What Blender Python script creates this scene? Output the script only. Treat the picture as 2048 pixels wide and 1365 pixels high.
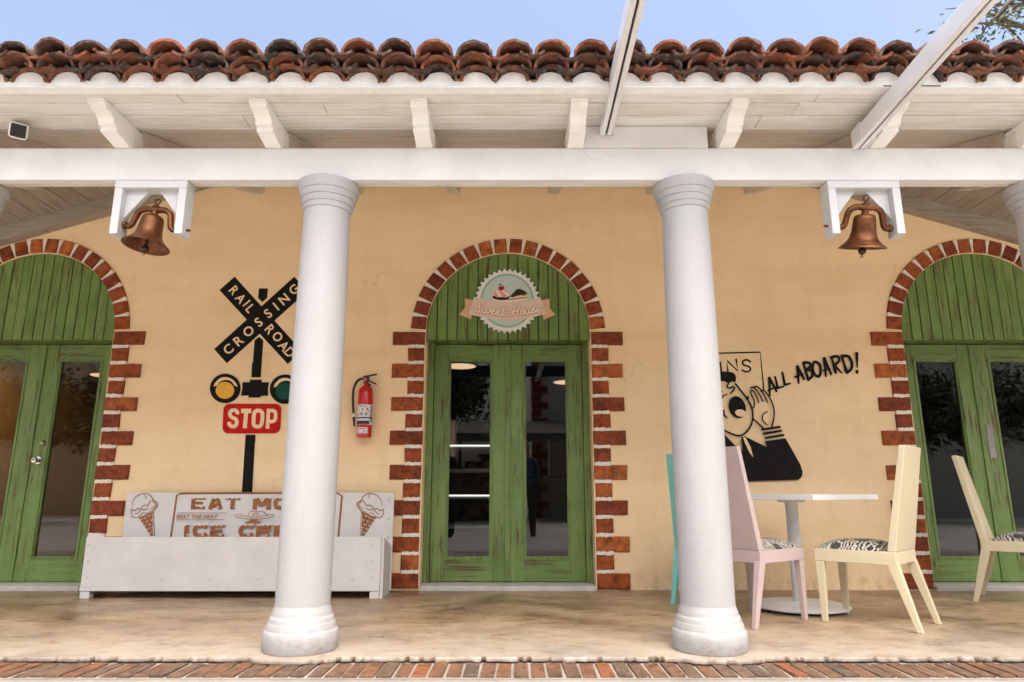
import bpy, bmesh, math, random
from mathutils import Vector, Matrix, Euler
from mathutils.geometry import tessellate_polygon
random.seed(11)
R = math.radians
for o in list(bpy.data.objects):
    bpy.data.objects.remove(o)
SC = bpy.context.scene
COL = SC.collection

# ------------------------------------------------------------------ camera
CAM_Y, CAM_H, TILT, FPX = -5.81, 0.77, R(12.5), 1365.33
cd = bpy.data.cameras.new('camera')
cd.sensor_width = 36; cd.lens = 24; cd.clip_start = 0.05; cd.clip_end = 3000
cd.dof.use_dof = True; cd.dof.focus_distance = 5.4; cd.dof.aperture_fstop = 2.8
cam = bpy.data.objects.new('camera', cd); COL.objects.link(cam)
cam.location = (0, CAM_Y, CAM_H); cam.rotation_euler = (R(90) + TILT, 0, 0)
SC.camera = cam

# ------------------------------------------------------------------ sky and sun
SUN_EL, SUN_AZ = R(66), R(160)          # soft veiled sun out in front of the cafe; azimuth from +Y towards +X
W = bpy.data.worlds.new('World'); SC.world = W; W.use_nodes = True
wt = W.node_tree; bg = wt.nodes['Background']
sky = wt.nodes.new('ShaderNodeTexSky'); sky.sky_type = 'NISHITA'; sky.sun_disc = False
sky.sun_elevation = SUN_EL; sky.sun_rotation = SUN_AZ
sky.altitude = 0; sky.air_density = 1.0; sky.dust_density = 8.0; sky.ozone_density = 0.8
wt.links.new(sky.outputs[0], bg.inputs[0]); bg.inputs[1].default_value = 0.15
sl = bpy.data.lights.new('sun', 'SUN'); sl.energy = 1.5; sl.angle = R(100); sl.color = (1, 0.985, 0.96)
sun = bpy.data.objects.new('sun', sl); COL.objects.link(sun)
sd = Vector((math.sin(SUN_AZ) * math.cos(SUN_EL), math.cos(SUN_AZ) * math.cos(SUN_EL), math.sin(SUN_EL)))
sun.rotation_euler = sd.to_track_quat('Z', 'Y').to_euler(); sun.location = (0, 0, 20)
vs = SC.view_settings
vs.view_transform = 'Standard'; vs.look = 'None'; vs.gamma = 1; vs.exposure = 1.35
vs.use_curve_mapping = False

# ------------------------------------------------------------------ helpers
def P(px, py, Y=0.0):
    """photograph pixel -> (x, z) on the real plane y = Y"""
    a = math.atan((682.5 - py) / FPX) + TILT
    dy = Y - CAM_Y
    dz = dy * math.tan(a)
    F = dy * math.cos(TILT) + dz * math.sin(TILT)
    return ((px - 1024) * F / FPX, CAM_H + dz)

class MB:
    def __init__(s): s.v = []; s.f = []
    def add(s, vs_, fs):
        b = len(s.v); s.v += [tuple(v) for v in vs_]; s.f += [tuple(i + b for i in f) for f in fs]; return s
    def box(s, x0, x1, y0, y1, z0, z1, M=None):
        v = [Vector((x, y, z)) for z in (z0, z1) for y in (y0, y1) for x in (x0, x1)]
        if M: v = [M @ q for q in v]
        return s.add(v, [(0, 2, 3, 1), (4, 5, 7, 6), (0, 1, 5, 4), (2, 6, 7, 3), (0, 4, 6, 2), (1, 3, 7, 5)])
    def hexa(s, lo, hi):
        """lo / hi: four corner points each"""
        return s.add(list(lo) + list(hi), [(3, 2, 1, 0), (4, 5, 6, 7), (0, 1, 5, 4), (1, 2, 6, 5), (2, 3, 7, 6), (3, 0, 4, 7)])
    def prism(s, loops, y0, y1, flat=False):
        """loops of (x, z), first is outline, others holes; between y0 (front) and y1 (back)"""
        tris = tessellate_polygon([[Vector((x, z, 0)) for x, z in l] for l in loops])
        pts = [p for l in loops for p in l]; n = len(pts)
        if flat:
            return s.add([(x, y0, z) for x, z in pts], [tuple(t) for t in tris])
        v = [(x, y0, z) for x, z in pts] + [(x, y1, z) for x, z in pts]
        f = [tuple(t) for t in tris] + [tuple(i + n for i in reversed(t)) for t in tris]
        b = 0
        for l in loops:
            m = len(l)
            for i in range(m):
                a, c = b + i, b + (i + 1) % m
                f.append((a, c, c + n, a + n))
            b += m
        return s.add(v, f)
    def xprism(s, loop, x0, x1):
        """loop of (y, z) extruded along x"""
        t0 = MB().prism([loop], x0, x1)
        return s.add([(y, x, z) for (x, y, z) in t0.v], t0.f)
    def lathe(s, prof, c=(0, 0, 0), n=32, M=None, cap=True):
        v = []; f = []
        for r, z in prof:
            for i in range(n):
                a = 2 * math.pi * i / n
                q = Vector((r * math.cos(a), r * math.sin(a), z))
                if M: q = M @ q
                v.append(q + Vector(c))
        for j in range(len(prof) - 1):
            for i in range(n):
                k = (i + 1) % n
                f.append((j * n + i, j * n + k, (j + 1) * n + k, (j + 1) * n + i))
        if cap:
            f.append(tuple(reversed(range(n)))); f.append(tuple(range((len(prof) - 1) * n, len(prof) * n)))
        return s.add(v, f)
    def tube(s, path, r, n=10, cap=True, flat=1.0):
        path = [Vector(p) for p in path]; m = len(path)
        rr = r if isinstance(r, (list, tuple)) else [r] * m
        v = []; f = []; up = None
        for i, p in enumerate(path):
            d = (path[min(i + 1, m - 1)] - path[max(i - 1, 0)]).normalized()
            if up is None:
                up = Vector((0, 0, 1)) if abs(d.z) < .9 else Vector((1, 0, 0))
            a = d.cross(up).normalized(); b = a.cross(d).normalized(); up = b
            for k in range(n):
                t = 2 * math.pi * k / n
                v.append(p + a * (math.cos(t) * rr[i]) + b * (math.sin(t) * rr[i] * flat))
        for i in range(m - 1):
            for k in range(n):
                k2 = (k + 1) % n
                f.append((i * n + k, i * n + k2, (i + 1) * n + k2, (i + 1) * n + k))
        if cap:
            f.append(tuple(reversed(range(n)))); f.append(tuple(range((m - 1) * n, m * n)))
        return s.add(v, f)
    def sphere(s, c, r, n=12, sc=(1, 1, 1)):
        prof = [(max(r * math.sin(math.pi * i / (n // 2 + 2)), 1e-4), -r * math.cos(math.pi * i / (n // 2 + 2))) for i in range(n // 2 + 3)]
        return s.lathe(prof, c, n, Matrix.Diagonal((sc[0], sc[1], sc[2], 1)))
    def build(s, name, mat, parent=None, smooth=None, bevel=0, seg=2, kind=None, recalc=True):
        me = bpy.data.meshes.new(name); me.from_pydata(s.v, [], s.f)
        if recalc:
            bm = bmesh.new(); bm.from_mesh(me); bmesh.ops.recalc_face_normals(bm, faces=bm.faces); bm.to_mesh(me); bm.free()
        return link(name, me, mat, parent, smooth, bevel, seg, kind)

def link(name, me, mat, parent=None, smooth=None, bevel=0, seg=2, kind=None):
    if smooth is not None:
        for p in me.polygons: p.use_smooth = True
        me.set_sharp_from_angle(angle=R(smooth))
    if mat and not me.materials: me.materials.append(mat)
    o = bpy.data.objects.new(name, me); COL.objects.link(o)
    if parent: adopt(o, parent)
    if bevel:
        b = o.modifiers.new('bevel', 'BEVEL'); b.width = bevel; b.segments = seg; b.limit_method = 'ANGLE'; b.angle_limit = R(40)
    if kind: o['kind'] = kind
    return o

def worldmat(o):
    m = o.matrix_basis.copy()
    if o.parent: m = worldmat(o.parent) @ o.matrix_parent_inverse @ m
    return m
def adopt(o, parent):
    o.parent = parent; o.matrix_parent_inverse = worldmat(parent).inverted()
def tag(o, label, cat, group=None):
    o['label'] = label; o['category'] = cat
    if group: o['group'] = group
    return o
def thing(name, label, cat, loc=(0, 0, 0), rz=0, group=None):
    o = bpy.data.objects.new(name, None); o.empty_display_size = .1; COL.objects.link(o)
    o.location = loc; o.rotation_euler = (0, 0, rz)
    return tag(o, label, cat, group)
def part(name, parent):
    o = bpy.data.objects.new(name, None); o.empty_display_size = .1; COL.objects.link(o); o.parent = parent; return o
def inst(name, me, parent, loc, rot=(0, 0, 0), scale=(1, 1, 1)):
    o = bpy.data.objects.new(name, me); COL.objects.link(o)
    o.location = loc; o.rotation_euler = rot; o.scale = scale
    if parent: o.parent = parent
    return o
def smoothpts(pts, n=6, closed=False):
    pts = [Vector((p[0], p[1])) for p in pts]; out = []; m = len(pts)
    rng = range(m) if closed else range(m - 1)
    for i in rng:
        p0 = pts[(i - 1) % m] if closed or i > 0 else pts[0]
        p1 = pts[i]; p2 = pts[(i + 1) % m]
        p3 = pts[(i + 2) % m] if closed or i + 2 < m else pts[-1]
        for k in range(n):
            t = k / n
            out.append(.5 * ((2 * p1) + (p2 - p0) * t + (2 * p0 - 5 * p1 + 4 * p2 - p3) * t * t + (3 * p1 - p0 - 3 * p2 + p3) * t ** 3))
    if not closed: out.append(pts[-1])
    return [(p.x, p.y) for p in out]
def stroke2d(pts, w, closed=False, cap=True):
    """polyline -> list of polygons (quads + round caps); w number or list"""
    pts = [Vector(p) for p in pts]; m = len(pts)
    ww = w if isinstance(w, (list, tuple)) else [w] * m
    if len(ww) != m: ww = [ww[0] + (ww[-1] - ww[0]) * i / (m - 1) for i in range(m)]
    L = []; Rr = []
    for i in range(m):
        a = pts[(i - 1) % m] if closed or i > 0 else pts[i]
        b = pts[(i + 1) % m] if closed or i < m - 1 else pts[i]
        d = (b - a).normalized() if (b - a).length > 1e-6 else Vector((1, 0))
        nn = Vector((-d.y, d.x)) * ww[i] / 2
        L.append(pts[i] + nn); Rr.append(pts[i] - nn)
    polys = []
    for i in range(m if closed else m - 1):
        j = (i + 1) % m
        polys.append([L[i], L[j], Rr[j], Rr[i]])
    if cap and not closed:
        for i in (0, m - 1):
            polys.append([pts[i] + Vector((math.cos(t), math.sin(t))) * ww[i] / 2 for t in [k * math.pi / 5 for k in range(10)]])
    return polys
class Paint:
    """flat paint or print on the plane y = Y; coordinates are (x, z) through map fn"""
    def __init__(s, Y, fn): s.Y = Y; s.fn = fn; s.k = 0
    def step(s): s.k += 1; return s.Y - s.k * 0.0004
    def poly(s, mb, *loops):
        mb.prism([[s.fn(*p) for p in l] for l in loops], s.step(), 0, flat=True)
    def line(s, mb, pts, w, closed=False, smooth=0, cap=True):
        if smooth: pts = smoothpts(pts, smooth, closed)
        y = s.step()
        for q in stroke2d(pts, w, closed, cap):
            y -= 0.000004
            mb.add([(x, y, z) for x, z in [s.fn(*p) for p in q]], [tuple(range(len(q)))])

# glyph cache from Blender's built-in font
def glyphs(reqs):
    objs = []
    for t, off in reqs:
        c = bpy.data.curves.new('t', 'FONT'); c.body = t; c.size = 1; c.offset = off; c.align_x = 'CENTER'; c.align_y = 'CENTER'; c.resolution_u = 3
        o = bpy.data.objects.new('t', c); COL.objects.link(o); objs.append(o)
    dg = bpy.context.evaluated_depsgraph_get(); out = {}
    for (t, off), o in zip(reqs, objs):
        me = o.evaluated_get(dg).to_mesh()
        v = [(q.co.x, q.co.y) for q in me.vertices]; f = [tuple(p.vertices) for p in me.polygons]
        xs = [a for a, b in v]; ys = [b for a, b in v]
        cx = (min(xs) + max(xs)) / 2; cy = (min(ys) + max(ys)) / 2
        out[t] = ([(a - cx, b - cy) for a, b in v], f, max(xs) - min(xs), max(ys) - min(ys))
        o.evaluated_get(dg).to_mesh_clear()
    for o in objs:
        c = o.data; bpy.data.objects.remove(o); bpy.data.curves.remove(c)
    return out
G = glyphs([(c, 0.018) for c in 'RAILODCSNG'] + [('EAT MORE', 0.03), ('ICE CREAM', 0.03), ('BEAT THE HEAT', 0.02), ('T', 0.006), ('NO.2', 0.0), ('INSTRUCTIONS', .01)])
def glyph(mb, t, center, height, width=None, ang=0, shear=0, y=0, sx=1):
    v, f, w, h = G[t]
    ky = height / h; kx = (width / w) if width else ky * sx
    ca, sa = math.cos(ang), math.sin(ang); out = []
    for a, b in v:
        a2, b2 = a * kx + shear * b * ky, b * ky
        out.append((center[0] + a2 * ca - b2 * sa, y, center[1] + a2 * sa + b2 * ca))
    mb.add(out, f)

# ------------------------------------------------------------------ materials
class NT:
    def __init__(s, name):
        s.m = bpy.data.materials.new(name); s.m.use_nodes = True; s.t = s.m.node_tree
        s.b = s.t.nodes['Principled BSDF']; s._co = None
    def n(s, typ, **kw):
        nd = s.t.nodes.new(typ)
        for k, v in kw.items():
            if k in nd.inputs:
                i = nd.inputs[k]
                if hasattr(v, 'is_output') or isinstance(v, bpy.types.NodeSocket): s.t.links.new(v, i)
                else: i.default_value = v
            else: setattr(nd, k, v)
        return nd
    def co(s, scale=(1, 1, 1), rnd=False):
        tc = s.n('ShaderNodeTexCoord')
        v = tc.outputs['Object']
        if rnd:
            oi = s.n('ShaderNodeObjectInfo')
            mu = s.n('ShaderNodeMath', operation='MULTIPLY'); s.t.links.new(oi.outputs['Random'], mu.inputs[0]); mu.inputs[1].default_value = 37.0
            ad = s.n('ShaderNodeVectorMath', operation='ADD'); s.t.links.new(v, ad.inputs[0]); s.t.links.new(mu.outputs[0], ad.inputs[1]); v = ad.outputs[0]
        mp = s.n('ShaderNodeMapping'); s.t.links.new(v, mp.inputs['Vector']); mp.inputs['Scale'].default_value = scale
        return mp.outputs[0]
    def noise(s, scale, detail=4, rough=.6, vec=None, lac=2.0):
        nd = s.n('ShaderNodeTexNoise', Scale=scale, Detail=detail, Roughness=rough)
        if vec is not None: s.t.links.new(vec, nd.inputs['Vector'])
        return nd.outputs['Fac']
    def ramp(s, fac, stops):
        r = s.n('ShaderNodeValToRGB'); s.t.links.new(fac, r.inputs[0]); e = r.color_ramp.elements
        while len(e) < len(stops): e.new(.5)
        for el, (p, c) in zip(e, stops):
            el.position = p; el.color = (c[0], c[1], c[2], 1) if hasattr(c, '__len__') else (c, c, c, 1)
        return r.outputs[0]
    def mix(s, fac, a, b, mode='MIX'):
        m = s.n('ShaderNodeMix', data_type='RGBA', blend_type=mode)
        for sock, v in ((m.inputs['Factor'], fac), (m.inputs['A'], a), (m.inputs['B'], b)):
            pass
        idx = {'f': 0, 'a': 6, 'b': 7}
        for k, v in (('f', fac), ('a', a), ('b', b)):
            i = m.inputs[idx[k]]
            if isinstance(v, bpy.types.NodeSocket): s.t.links.new(v, i)
            elif k == 'f': i.default_value = v
            else: i.default_value = (v[0], v[1], v[2], 1)
        return m.outputs[2]
    def rnd(s):
        return s.n('ShaderNodeObjectInfo').outputs['Random']
    def bump(s, h, strength=.2, dist=.01, prev=None):
        b = s.n('ShaderNodeBump'); s.t.links.new(h, b.inputs['Height']); b.inputs['Strength'].default_value = strength; b.inputs['Distance'].default_value = dist
        if prev is not None: s.t.links.new(prev, b.inputs['Normal'])
        return b.outputs[0]
    def out(s, color=None, rough=.6, normal=None, metal=0, spec=None, roughsock=None):
        if color is not None:
            if isinstance(color, bpy.types.NodeSocket): s.t.links.new(color, s.b.inputs['Base Color'])
            else: s.b.inputs['Base Color'].default_value = (color[0], color[1], color[2], 1)
        s.b.inputs['Roughness'].default_value = rough
        if roughsock is not None: s.t.links.new(roughsock, s.b.inputs['Roughness'])
        s.b.inputs['Metallic'].default_value = metal
        if spec is not None: s.b.inputs['Specular IOR Level'].default_value = spec
        if normal is not None: s.t.links.new(normal, s.b.inputs['Normal'])
        return s.m

def m_plain(name, c, rough=.6, metal=0, var=.12, scale=9, bumps=.1, bscale=60, rnd=False, spec=None):
    t = NT(name); v = t.co(rnd=rnd)
    f = t.noise(scale, 5, .65, v)
    col = t.ramp(f, [(.3, tuple(x * (1 - var) for x in c)), (.7, tuple(min(1, x * (1 + var * .5)) for x in c))])
    nm = t.bump(t.noise(bscale, 3, .6, v), bumps, .004)
    return t.out(col, rough, nm, metal, spec)

def m_whitewood(name, c, axis, dirt=.25):
    t = NT(name); sc = [14, 14, 14]; sc[axis] = .9
    v = t.co(tuple(sc), rnd=True); f = t.noise(3.0, 6, .65, v)
    v2 = t.co(rnd=True); f2 = t.noise(2.2, 5, .6, v2)
    dark = tuple(x * k for x, k in zip(c, (1 - dirt, 1 - dirt * 1.15, 1 - dirt * 1.45)))
    a = t.ramp(f, [(.34, dark), (.52, c), (.8, tuple(min(1, x * 1.05) for x in c))])
    b = t.ramp(f2, [(.3, (.80, .76, .70)), (.55, (1, 1, 1))])
    col = t.mix(.8, a, b, 'MULTIPLY')
    nm = t.bump(f, .35, .004)
    return t.out(col, .6, nm)

def m_green(name, axis):
    t = NT(name); sc = [9, 9, 9]; sc[axis] = .55
    v = t.co(tuple(sc), rnd=True)
    w = t.n('ShaderNodeTexNoise', Scale=5.0, Detail=7.0, Roughness=.7, Distortion=.6); t.t.links.new(v, w.inputs['Vector']); f = w.outputs['Fac']
    f2 = t.noise(2.4, 4, .6, t.co(rnd=True))
    g = t.ramp(f2, [(.3, (.105, .185, .036)), (.7, (.165, .265, .068))])
    wear = t.ramp(f, [(.40, 1), (.45, .6), (.50, 0)])
    patch = t.ramp(t.noise(3.0, 4, .6, t.co(rnd=True)), [(.38, .10), (.58, 1)])
    fac = t.mix(1.0, wear, patch, 'MULTIPLY')
    col = t.mix(fac, g, (.085, .050, .020))
    nm = t.bump(f, .5, .004)
    return t.out(col, .5, nm)

def m_brick(name, cols, scale=1.0):
    t = NT(name); r = t.rnd(); v = t.co(rnd=True)
    base = t.ramp(r, [(0, cols[0]), (.35, cols[1]), (.7, cols[2]), (1, cols[3])])
    f = t.noise(22 * scale, 6, .7, v)
    sp = t.ramp(f, [(.32, (.38, .33, .31)), (.48, (.95, .95, .95)), (.70, (1.45, 1.35, 1.2))])
    col = t.mix(1, base, sp, 'MULTIPLY')
    f3 = t.noise(6, 4, .6, v)
    col = t.mix(t.ramp(f3, [(.50, 0), (.66, .65)]), col, tuple(x * .55 for x in cols[0]))
    fleck = t.ramp(t.noise(95, 2, .5, v), [(.70, 0), (.74, .75)])
    col = t.mix(fleck, col, (.62, .50, .40))
    nm = t.bump(f, .5, .006)
    return t.out(col, .75, nm, spec=.3)

def m_tile():
    t = NT('clay_tile'); r = t.rnd(); v = t.co(rnd=True)
    base = t.ramp(r, [(0, (.145, .045, .022)), (.18, (.27, .078, .030)), (.36, (.060, .032, .022)), (.52, (.21, .060, .026)), (.66, (.030, .022, .019)), (.82, (.12, .044, .025)), (1, (.035, .025, .021))])
    f = t.noise(14, 6, .7, v)
    col = t.mix(1, base, t.ramp(f, [(.3, (.35, .33, .33)), (.52, (1, 1, 1)), (.75, (1.2, 1.1, 1.0))]), 'MULTIPLY')
    li = t.ramp(t.noise(30, 5, .7, v), [(.50, 0), (.66, .75)])
    col = t.mix(li, col, (.21, .165, .125))
    li2 = t.ramp(t.noise(7, 4, .7, v), [(.56, 0), (.66, .65)])
    col = t.mix(li2, col, (.04, .033, .03))
    return t.out(col, .8, t.bump(f, .6, .006))

def m_wall():
    t = NT('cream_plaster'); v = t.co()
    f = t.noise(1.1, 5, .6, v); f2 = t.noise(7, 5, .65, v)
    c = t.ramp(f, [(.3, (.88, .655, .385)), (.7, (.905, .690, .425))])
    c = t.mix(1, c, t.ramp(f2, [(.28, (.965, .955, .94)), (.6, (1, 1, 1))]), 'MULTIPLY')
    # rain and hand-rubbed streaks, fine cracks
    st = t.noise(2.0, 5, .7, t.co((3.0, 3.0, .35)))
    c = t.mix(1, c, t.ramp(st, [(.30, (.96, .945, .92)), (.50, (1, 1, 1))]), 'MULTIPLY')
    band = t.noise(1.6, 4, .6, t.co((.35, 1, 2.2)))
    c = t.mix(1, c, t.ramp(band, [(.36, (.945, .92, .88)), (.54, (1, 1, 1))]), 'MULTIPLY')
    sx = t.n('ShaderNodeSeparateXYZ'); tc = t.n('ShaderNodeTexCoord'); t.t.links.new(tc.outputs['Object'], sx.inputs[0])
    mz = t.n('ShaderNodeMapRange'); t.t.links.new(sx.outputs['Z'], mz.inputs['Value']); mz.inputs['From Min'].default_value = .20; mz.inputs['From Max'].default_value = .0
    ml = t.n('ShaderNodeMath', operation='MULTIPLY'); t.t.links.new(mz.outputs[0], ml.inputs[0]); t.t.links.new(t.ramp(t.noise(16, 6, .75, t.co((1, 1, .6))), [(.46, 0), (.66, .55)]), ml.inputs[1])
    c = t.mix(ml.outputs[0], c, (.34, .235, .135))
    vo = t.n('ShaderNodeTexVoronoi', Scale=.55, feature='DISTANCE_TO_EDGE')
    wob = t.n('ShaderNodeTexNoise', Scale=5.0, Detail=6.0); t.t.links.new(v, wob.inputs['Vector'])
    va = t.n('ShaderNodeVectorMath', operation='MULTIPLY_ADD'); t.t.links.new(wob.outputs['Color'], va.inputs[0]); va.inputs[1].default_value = (.35, .35, .35); t.t.links.new(v, va.inputs[2]); t.t.links.new(va.outputs[0], vo.inputs['Vector'])
    ck = t.ramp(vo.outputs['Distance'], [(0, .35), (.0022, .16), (.004, 0)])
    cm = t.mix(1, ck, t.ramp(t.noise(1.4, 3, .5, v), [(.52, 0), (.60, 1)]), 'MULTIPLY')
    c = t.mix(cm, c, (.42, .29, .16))
    h = t.noise(5.0, 6, .6, v)
    nm = t.bump(h, .45, .012); nm = t.bump(t.noise(70, 4, .7, v), .5, .004, nm)
    return t.out(c, .8, nm)

def m_floor():
    t = NT('polished_concrete'); v = t.co((1.0, 1.35, 1))
    f = t.noise(1.7, 9, .72, v); f2 = t.noise(8.0, 8, .75, v); f4 = t.noise(2.6, 8, .7, t.co((1.0, 1.6, 1)))
    c = t.ramp(f, [(.36, (.155, .098, .052)), (.46, (.285, .200, .118)), (.55, (.37, .275, .175)), (.70, (.45, .365, .265))])
    c = t.mix(.85, c, t.ramp(f2, [(.30, (.50, .40, .30)), (.46, (.95, .93, .90)), (.72, (1.16, 1.14, 1.10))]), 'MULTIPLY')
    c = t.mix(.8, c, t.ramp(f4, [(.36, (.55, .44, .32)), (.49, (1, 1, 1))]), 'MULTIPLY')
    c = t.mix(.8, c, t.ramp(t.noise(70, 4, .75, v), [(.34, (.62, .56, .48)), (.48, (1, 1, 1)), (.7, (1.12, 1.12, 1.1))]), 'MULTIPLY')
    spots = t.ramp(t.noise(19, 4, .65, v), [(.66, 0), (.72, .75)])
    c = t.mix(spots, c, (.10, .060, .030))
    pale = t.ramp(t.noise(4.5, 7, .75, v), [(.60, 0), (.70, .7)])
    c = t.mix(pale, c, (.46, .40, .32))
    sx = t.n('ShaderNodeSeparateXYZ'); tc = t.n('ShaderNodeTexCoord'); t.t.links.new(tc.outputs['Object'], sx.inputs[0])
    # paler, greyer strip along the open edge; grime sits on the edge itself
    mr = t.n('ShaderNodeMapRange'); t.t.links.new(sx.outputs['Y'], mr.inputs['Value']); mr.inputs['From Min'].default_value = -1.3; mr.inputs['From Max'].default_value = -2.2
    ms = t.n('ShaderNodeMath', operation='MULTIPLY'); t.t.links.new(mr.outputs[0], ms.inputs[0]); t.t.links.new(t.ramp(f2, [(.30, .15), (.62, .95)]), ms.inputs[1])
    c = t.mix(ms.outputs[0], c, (.36, .335, .295))
    mz = t.n('ShaderNodeMapRange'); t.t.links.new(sx.outputs['Z'], mz.inputs['Value']); mz.inputs['From Min'].default_value = -.002; mz.inputs['From Max'].default_value = -.020
    m2 = t.n('ShaderNodeMath', operation='MULTIPLY'); t.t.links.new(mz.outputs[0], m2.inputs[0]); t.t.links.new(t.ramp(t.noise(14, 6, .75, t.co()), [(.30, .25), (.46, 1)]), m2.inputs[1])
    c = t.mix(m2.outputs[0], c, (.085, .055, .030))
    rs = t.ramp(f, [(.3, .24), (.7, .5)])
    nm = t.bump(f2, .15, .006)
    return t.out(c, .4, nm, roughsock=rs)

def m_ground():
    t = NT('pale_concrete'); v = t.co()
    f = t.noise(1.2, 7, .65, v); f2 = t.noise(9, 6, .7, v)
    c = t.ramp(f, [(.3, (.44, .42, .385)), (.7, (.57, .55, .515))])
    c = t.mix(.7, c, t.ramp(f2, [(.3, (.72, .68, .62)), (.55, (1, 1, 1))]), 'MULTIPLY')
    return t.out(c, .75, t.bump(f2, .3, .01))

def m_glass():
    t = NT('window_glass'); nt = t.t
    nt.nodes.remove(t.b); out = nt.nodes['Material Output']
    fr = t.n('ShaderNodeFresnel'); fr.inputs['IOR'].default_value = 1.43
    gl = t.n('ShaderNodeBsdfGlossy'); gl.inputs['Roughness'].default_value = 0.0; gl.inputs['Color'].default_value = (1, 1, 1, 1)
    tr = t.n('ShaderNodeBsdfTransparent'); tr.inputs['Color'].default_value = (.72, .74, .72, 1)
    h = t.noise(1.3, 2, .5, t.co()); nm = t.bump(h, .02, .02); nt.links.new(nm, gl.inputs['Normal'])
    mx = t.n('ShaderNodeMixShader'); nt.links.new(fr.outputs[0], mx.inputs[0]); nt.links.new(tr.outputs[0], mx.inputs[1]); nt.links.new(gl.outputs[0], mx.inputs[2])
    nt.links.new(mx.outputs[0], out.inputs[0]); return t.m

def m_emit(name, c, s):
    t = NT(name); t.b.inputs['Emission Color'].default_value = (*c, 1); t.b.inputs['Emission Strength'].default_value = s
    return t.out(c, .5)

def m_cushion():
    t = NT('newsprint_fabric'); v = t.co((1, 1, 1), rnd=True)
    w = t.n('ShaderNodeTexWave', Scale=13.0, Distortion=16.0, Detail=3.0); t.t.links.new(v, w.inputs['Vector'])
    vo = t.n('ShaderNodeTexVoronoi', Scale=8.0); t.t.links.new(v, vo.inputs['Vector'])
    a = t.ramp(w.outputs['Fac'], [(.35, (.02, .018, .016)), (.55, (.50, .47, .41))])
    b = t.ramp(vo.outputs['Distance'], [(.25, 0), (.33, 1)])
    c = t.mix(b, (.05, .045, .04), a)
    k = t.ramp(t.noise(9, 2, .5, v), [(.68, 0), (.71, 1)])
    c = t.mix(k, c, (.45, .28, .10))
    return t.out(c, .8, t.bump(w.outputs['Fac'], .15, .003))

def m_copper():
    t = NT('aged_copper'); v = t.co(rnd=True); f = t.noise(9, 6, .7, v); f2 = t.noise(60, 3, .6, v)
    c = t.ramp(f, [(.28, (.060, .022, .009)), (.55, (.165, .060, .021)), (.78, (.27, .110, .042))])
    c = t.mix(t.ramp(f2, [(.68, 0), (.74, .7)]), c, (.50, .42, .30))
    return t.out(c, .4, t.bump(f, .15, .005), metal=.7, roughsock=t.ramp(f, [(.3, .28), (.7, .5)]))

def m_stone():
    t = NT('rubble_stone'); v = t.co(); vo = t.n('ShaderNodeTexVoronoi', Scale=4.5); t.t.links.new(v, vo.inputs['Vector'])
    c = t.ramp(vo.outputs['Distance'], [(.1, (.42, .32, .19)), (.5, (.20, .14, .085)), (.62, (.03, .025, .02))])
    return t.out(c, .85, t.bump(vo.outputs['Distance'], 1.0, .05))

M = {}
def m_column():
    t = NT('white_column_paint'); v = t.co(); c0 = (.39, .39, .395)
    f = t.noise(2.6, 6, .65, v); br = t.noise(7, 6, .7, t.co((1, 1, .22)))
    c = t.ramp(f, [(.3, tuple(x * .93 for x in c0)), (.65, c0)])
    c = t.mix(1, c, t.ramp(br, [(.32, (.945, .94, .93)), (.52, (1, 1, 1))]), 'MULTIPLY')
    sc_ = t.ramp(t.noise(24, 5, .75, v), [(.66, 0), (.72, .45)])
    c = t.mix(sc_, c, (.25, .235, .21))
    sx = t.n('ShaderNodeSeparateXYZ'); tc = t.n('ShaderNodeTexCoord'); t.t.links.new(tc.outputs['Object'], sx.inputs[0])
    mz = t.n('ShaderNodeMapRange'); t.t.links.new(sx.outputs['Z'], mz.inputs['Value']); mz.inputs['From Min'].default_value = .16; mz.inputs['From Max'].default_value = .0
    ml = t.n('ShaderNodeMath', operation='MULTIPLY'); t.t.links.new(mz.outputs[0], ml.inputs[0]); t.t.links.new(t.ramp(t.noise(14, 6, .75, v), [(.46, 0), (.66, .7)]), ml.inputs[1])
    c = t.mix(ml.outputs[0], c, (.22, .185, .14))
    nm = t.bump(t.noise(9, 6, .65, v), .35, .01); nm = t.bump(t.noise(80, 4, .7, v), .5, .004, nm)
    return t.out(c, .6, nm)
M['colw'] = m_column()
M['white'] = m_plain('white_paint', (.58, .58, .585), .55, var=.05, scale=5, bumps=.25, bscale=90)
M['beam'] = m_plain('white_masonry_paint', (.68, .675, .665), .6, var=.10, scale=3.5, bumps=.25, bscale=45)
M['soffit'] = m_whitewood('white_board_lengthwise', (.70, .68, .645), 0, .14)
M['trim'] = m_whitewood('shade_toned_board', (.33, .285, .235), 0, .3)  # shade of the dim ceiling corner is put into the board colour
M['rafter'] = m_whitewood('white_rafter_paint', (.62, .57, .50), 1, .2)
M['soffit_y'] = m_whitewood('shade_toned_board_crosswise', (.33, .285, .23), 1, .3)  # end slope boards: white wood darkened, with the corner shade in its colour
M['bracket'] = m_plain('white_bracket_paint', (.80, .78, .74), .5, var=.06, scale=6, rnd=True)
M['mortarw'] = m_plain('white_lime_mortar', (.80, .79, .76), .8, var=.10, scale=14, bumps=.6, bscale=40)
M['wall'] = m_wall()
M['green_z'] = m_green('green_paint_upright', 2)
M['green_x'] = m_green('green_paint_level', 0)
M['brick'] = m_brick('red_brick', [(.150, .030, .012), (.32, .075, .018), (.20, .040, .014), (.42, .120, .028)])
M['mortar'] = m_plain('pale_mortar', (.78, .70, .60), .85, var=.14, scale=30, bumps=.8, bscale=90)
M['paver'] = m_brick('worn_brick_paver', [(.115, .080, .057), (.165, .078, .043), (.10, .080, .062), (.21, .075, .033)])
M['tile'] = m_tile()
M['floor'] = m_floor(); M['ground'] = m_ground()
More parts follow.
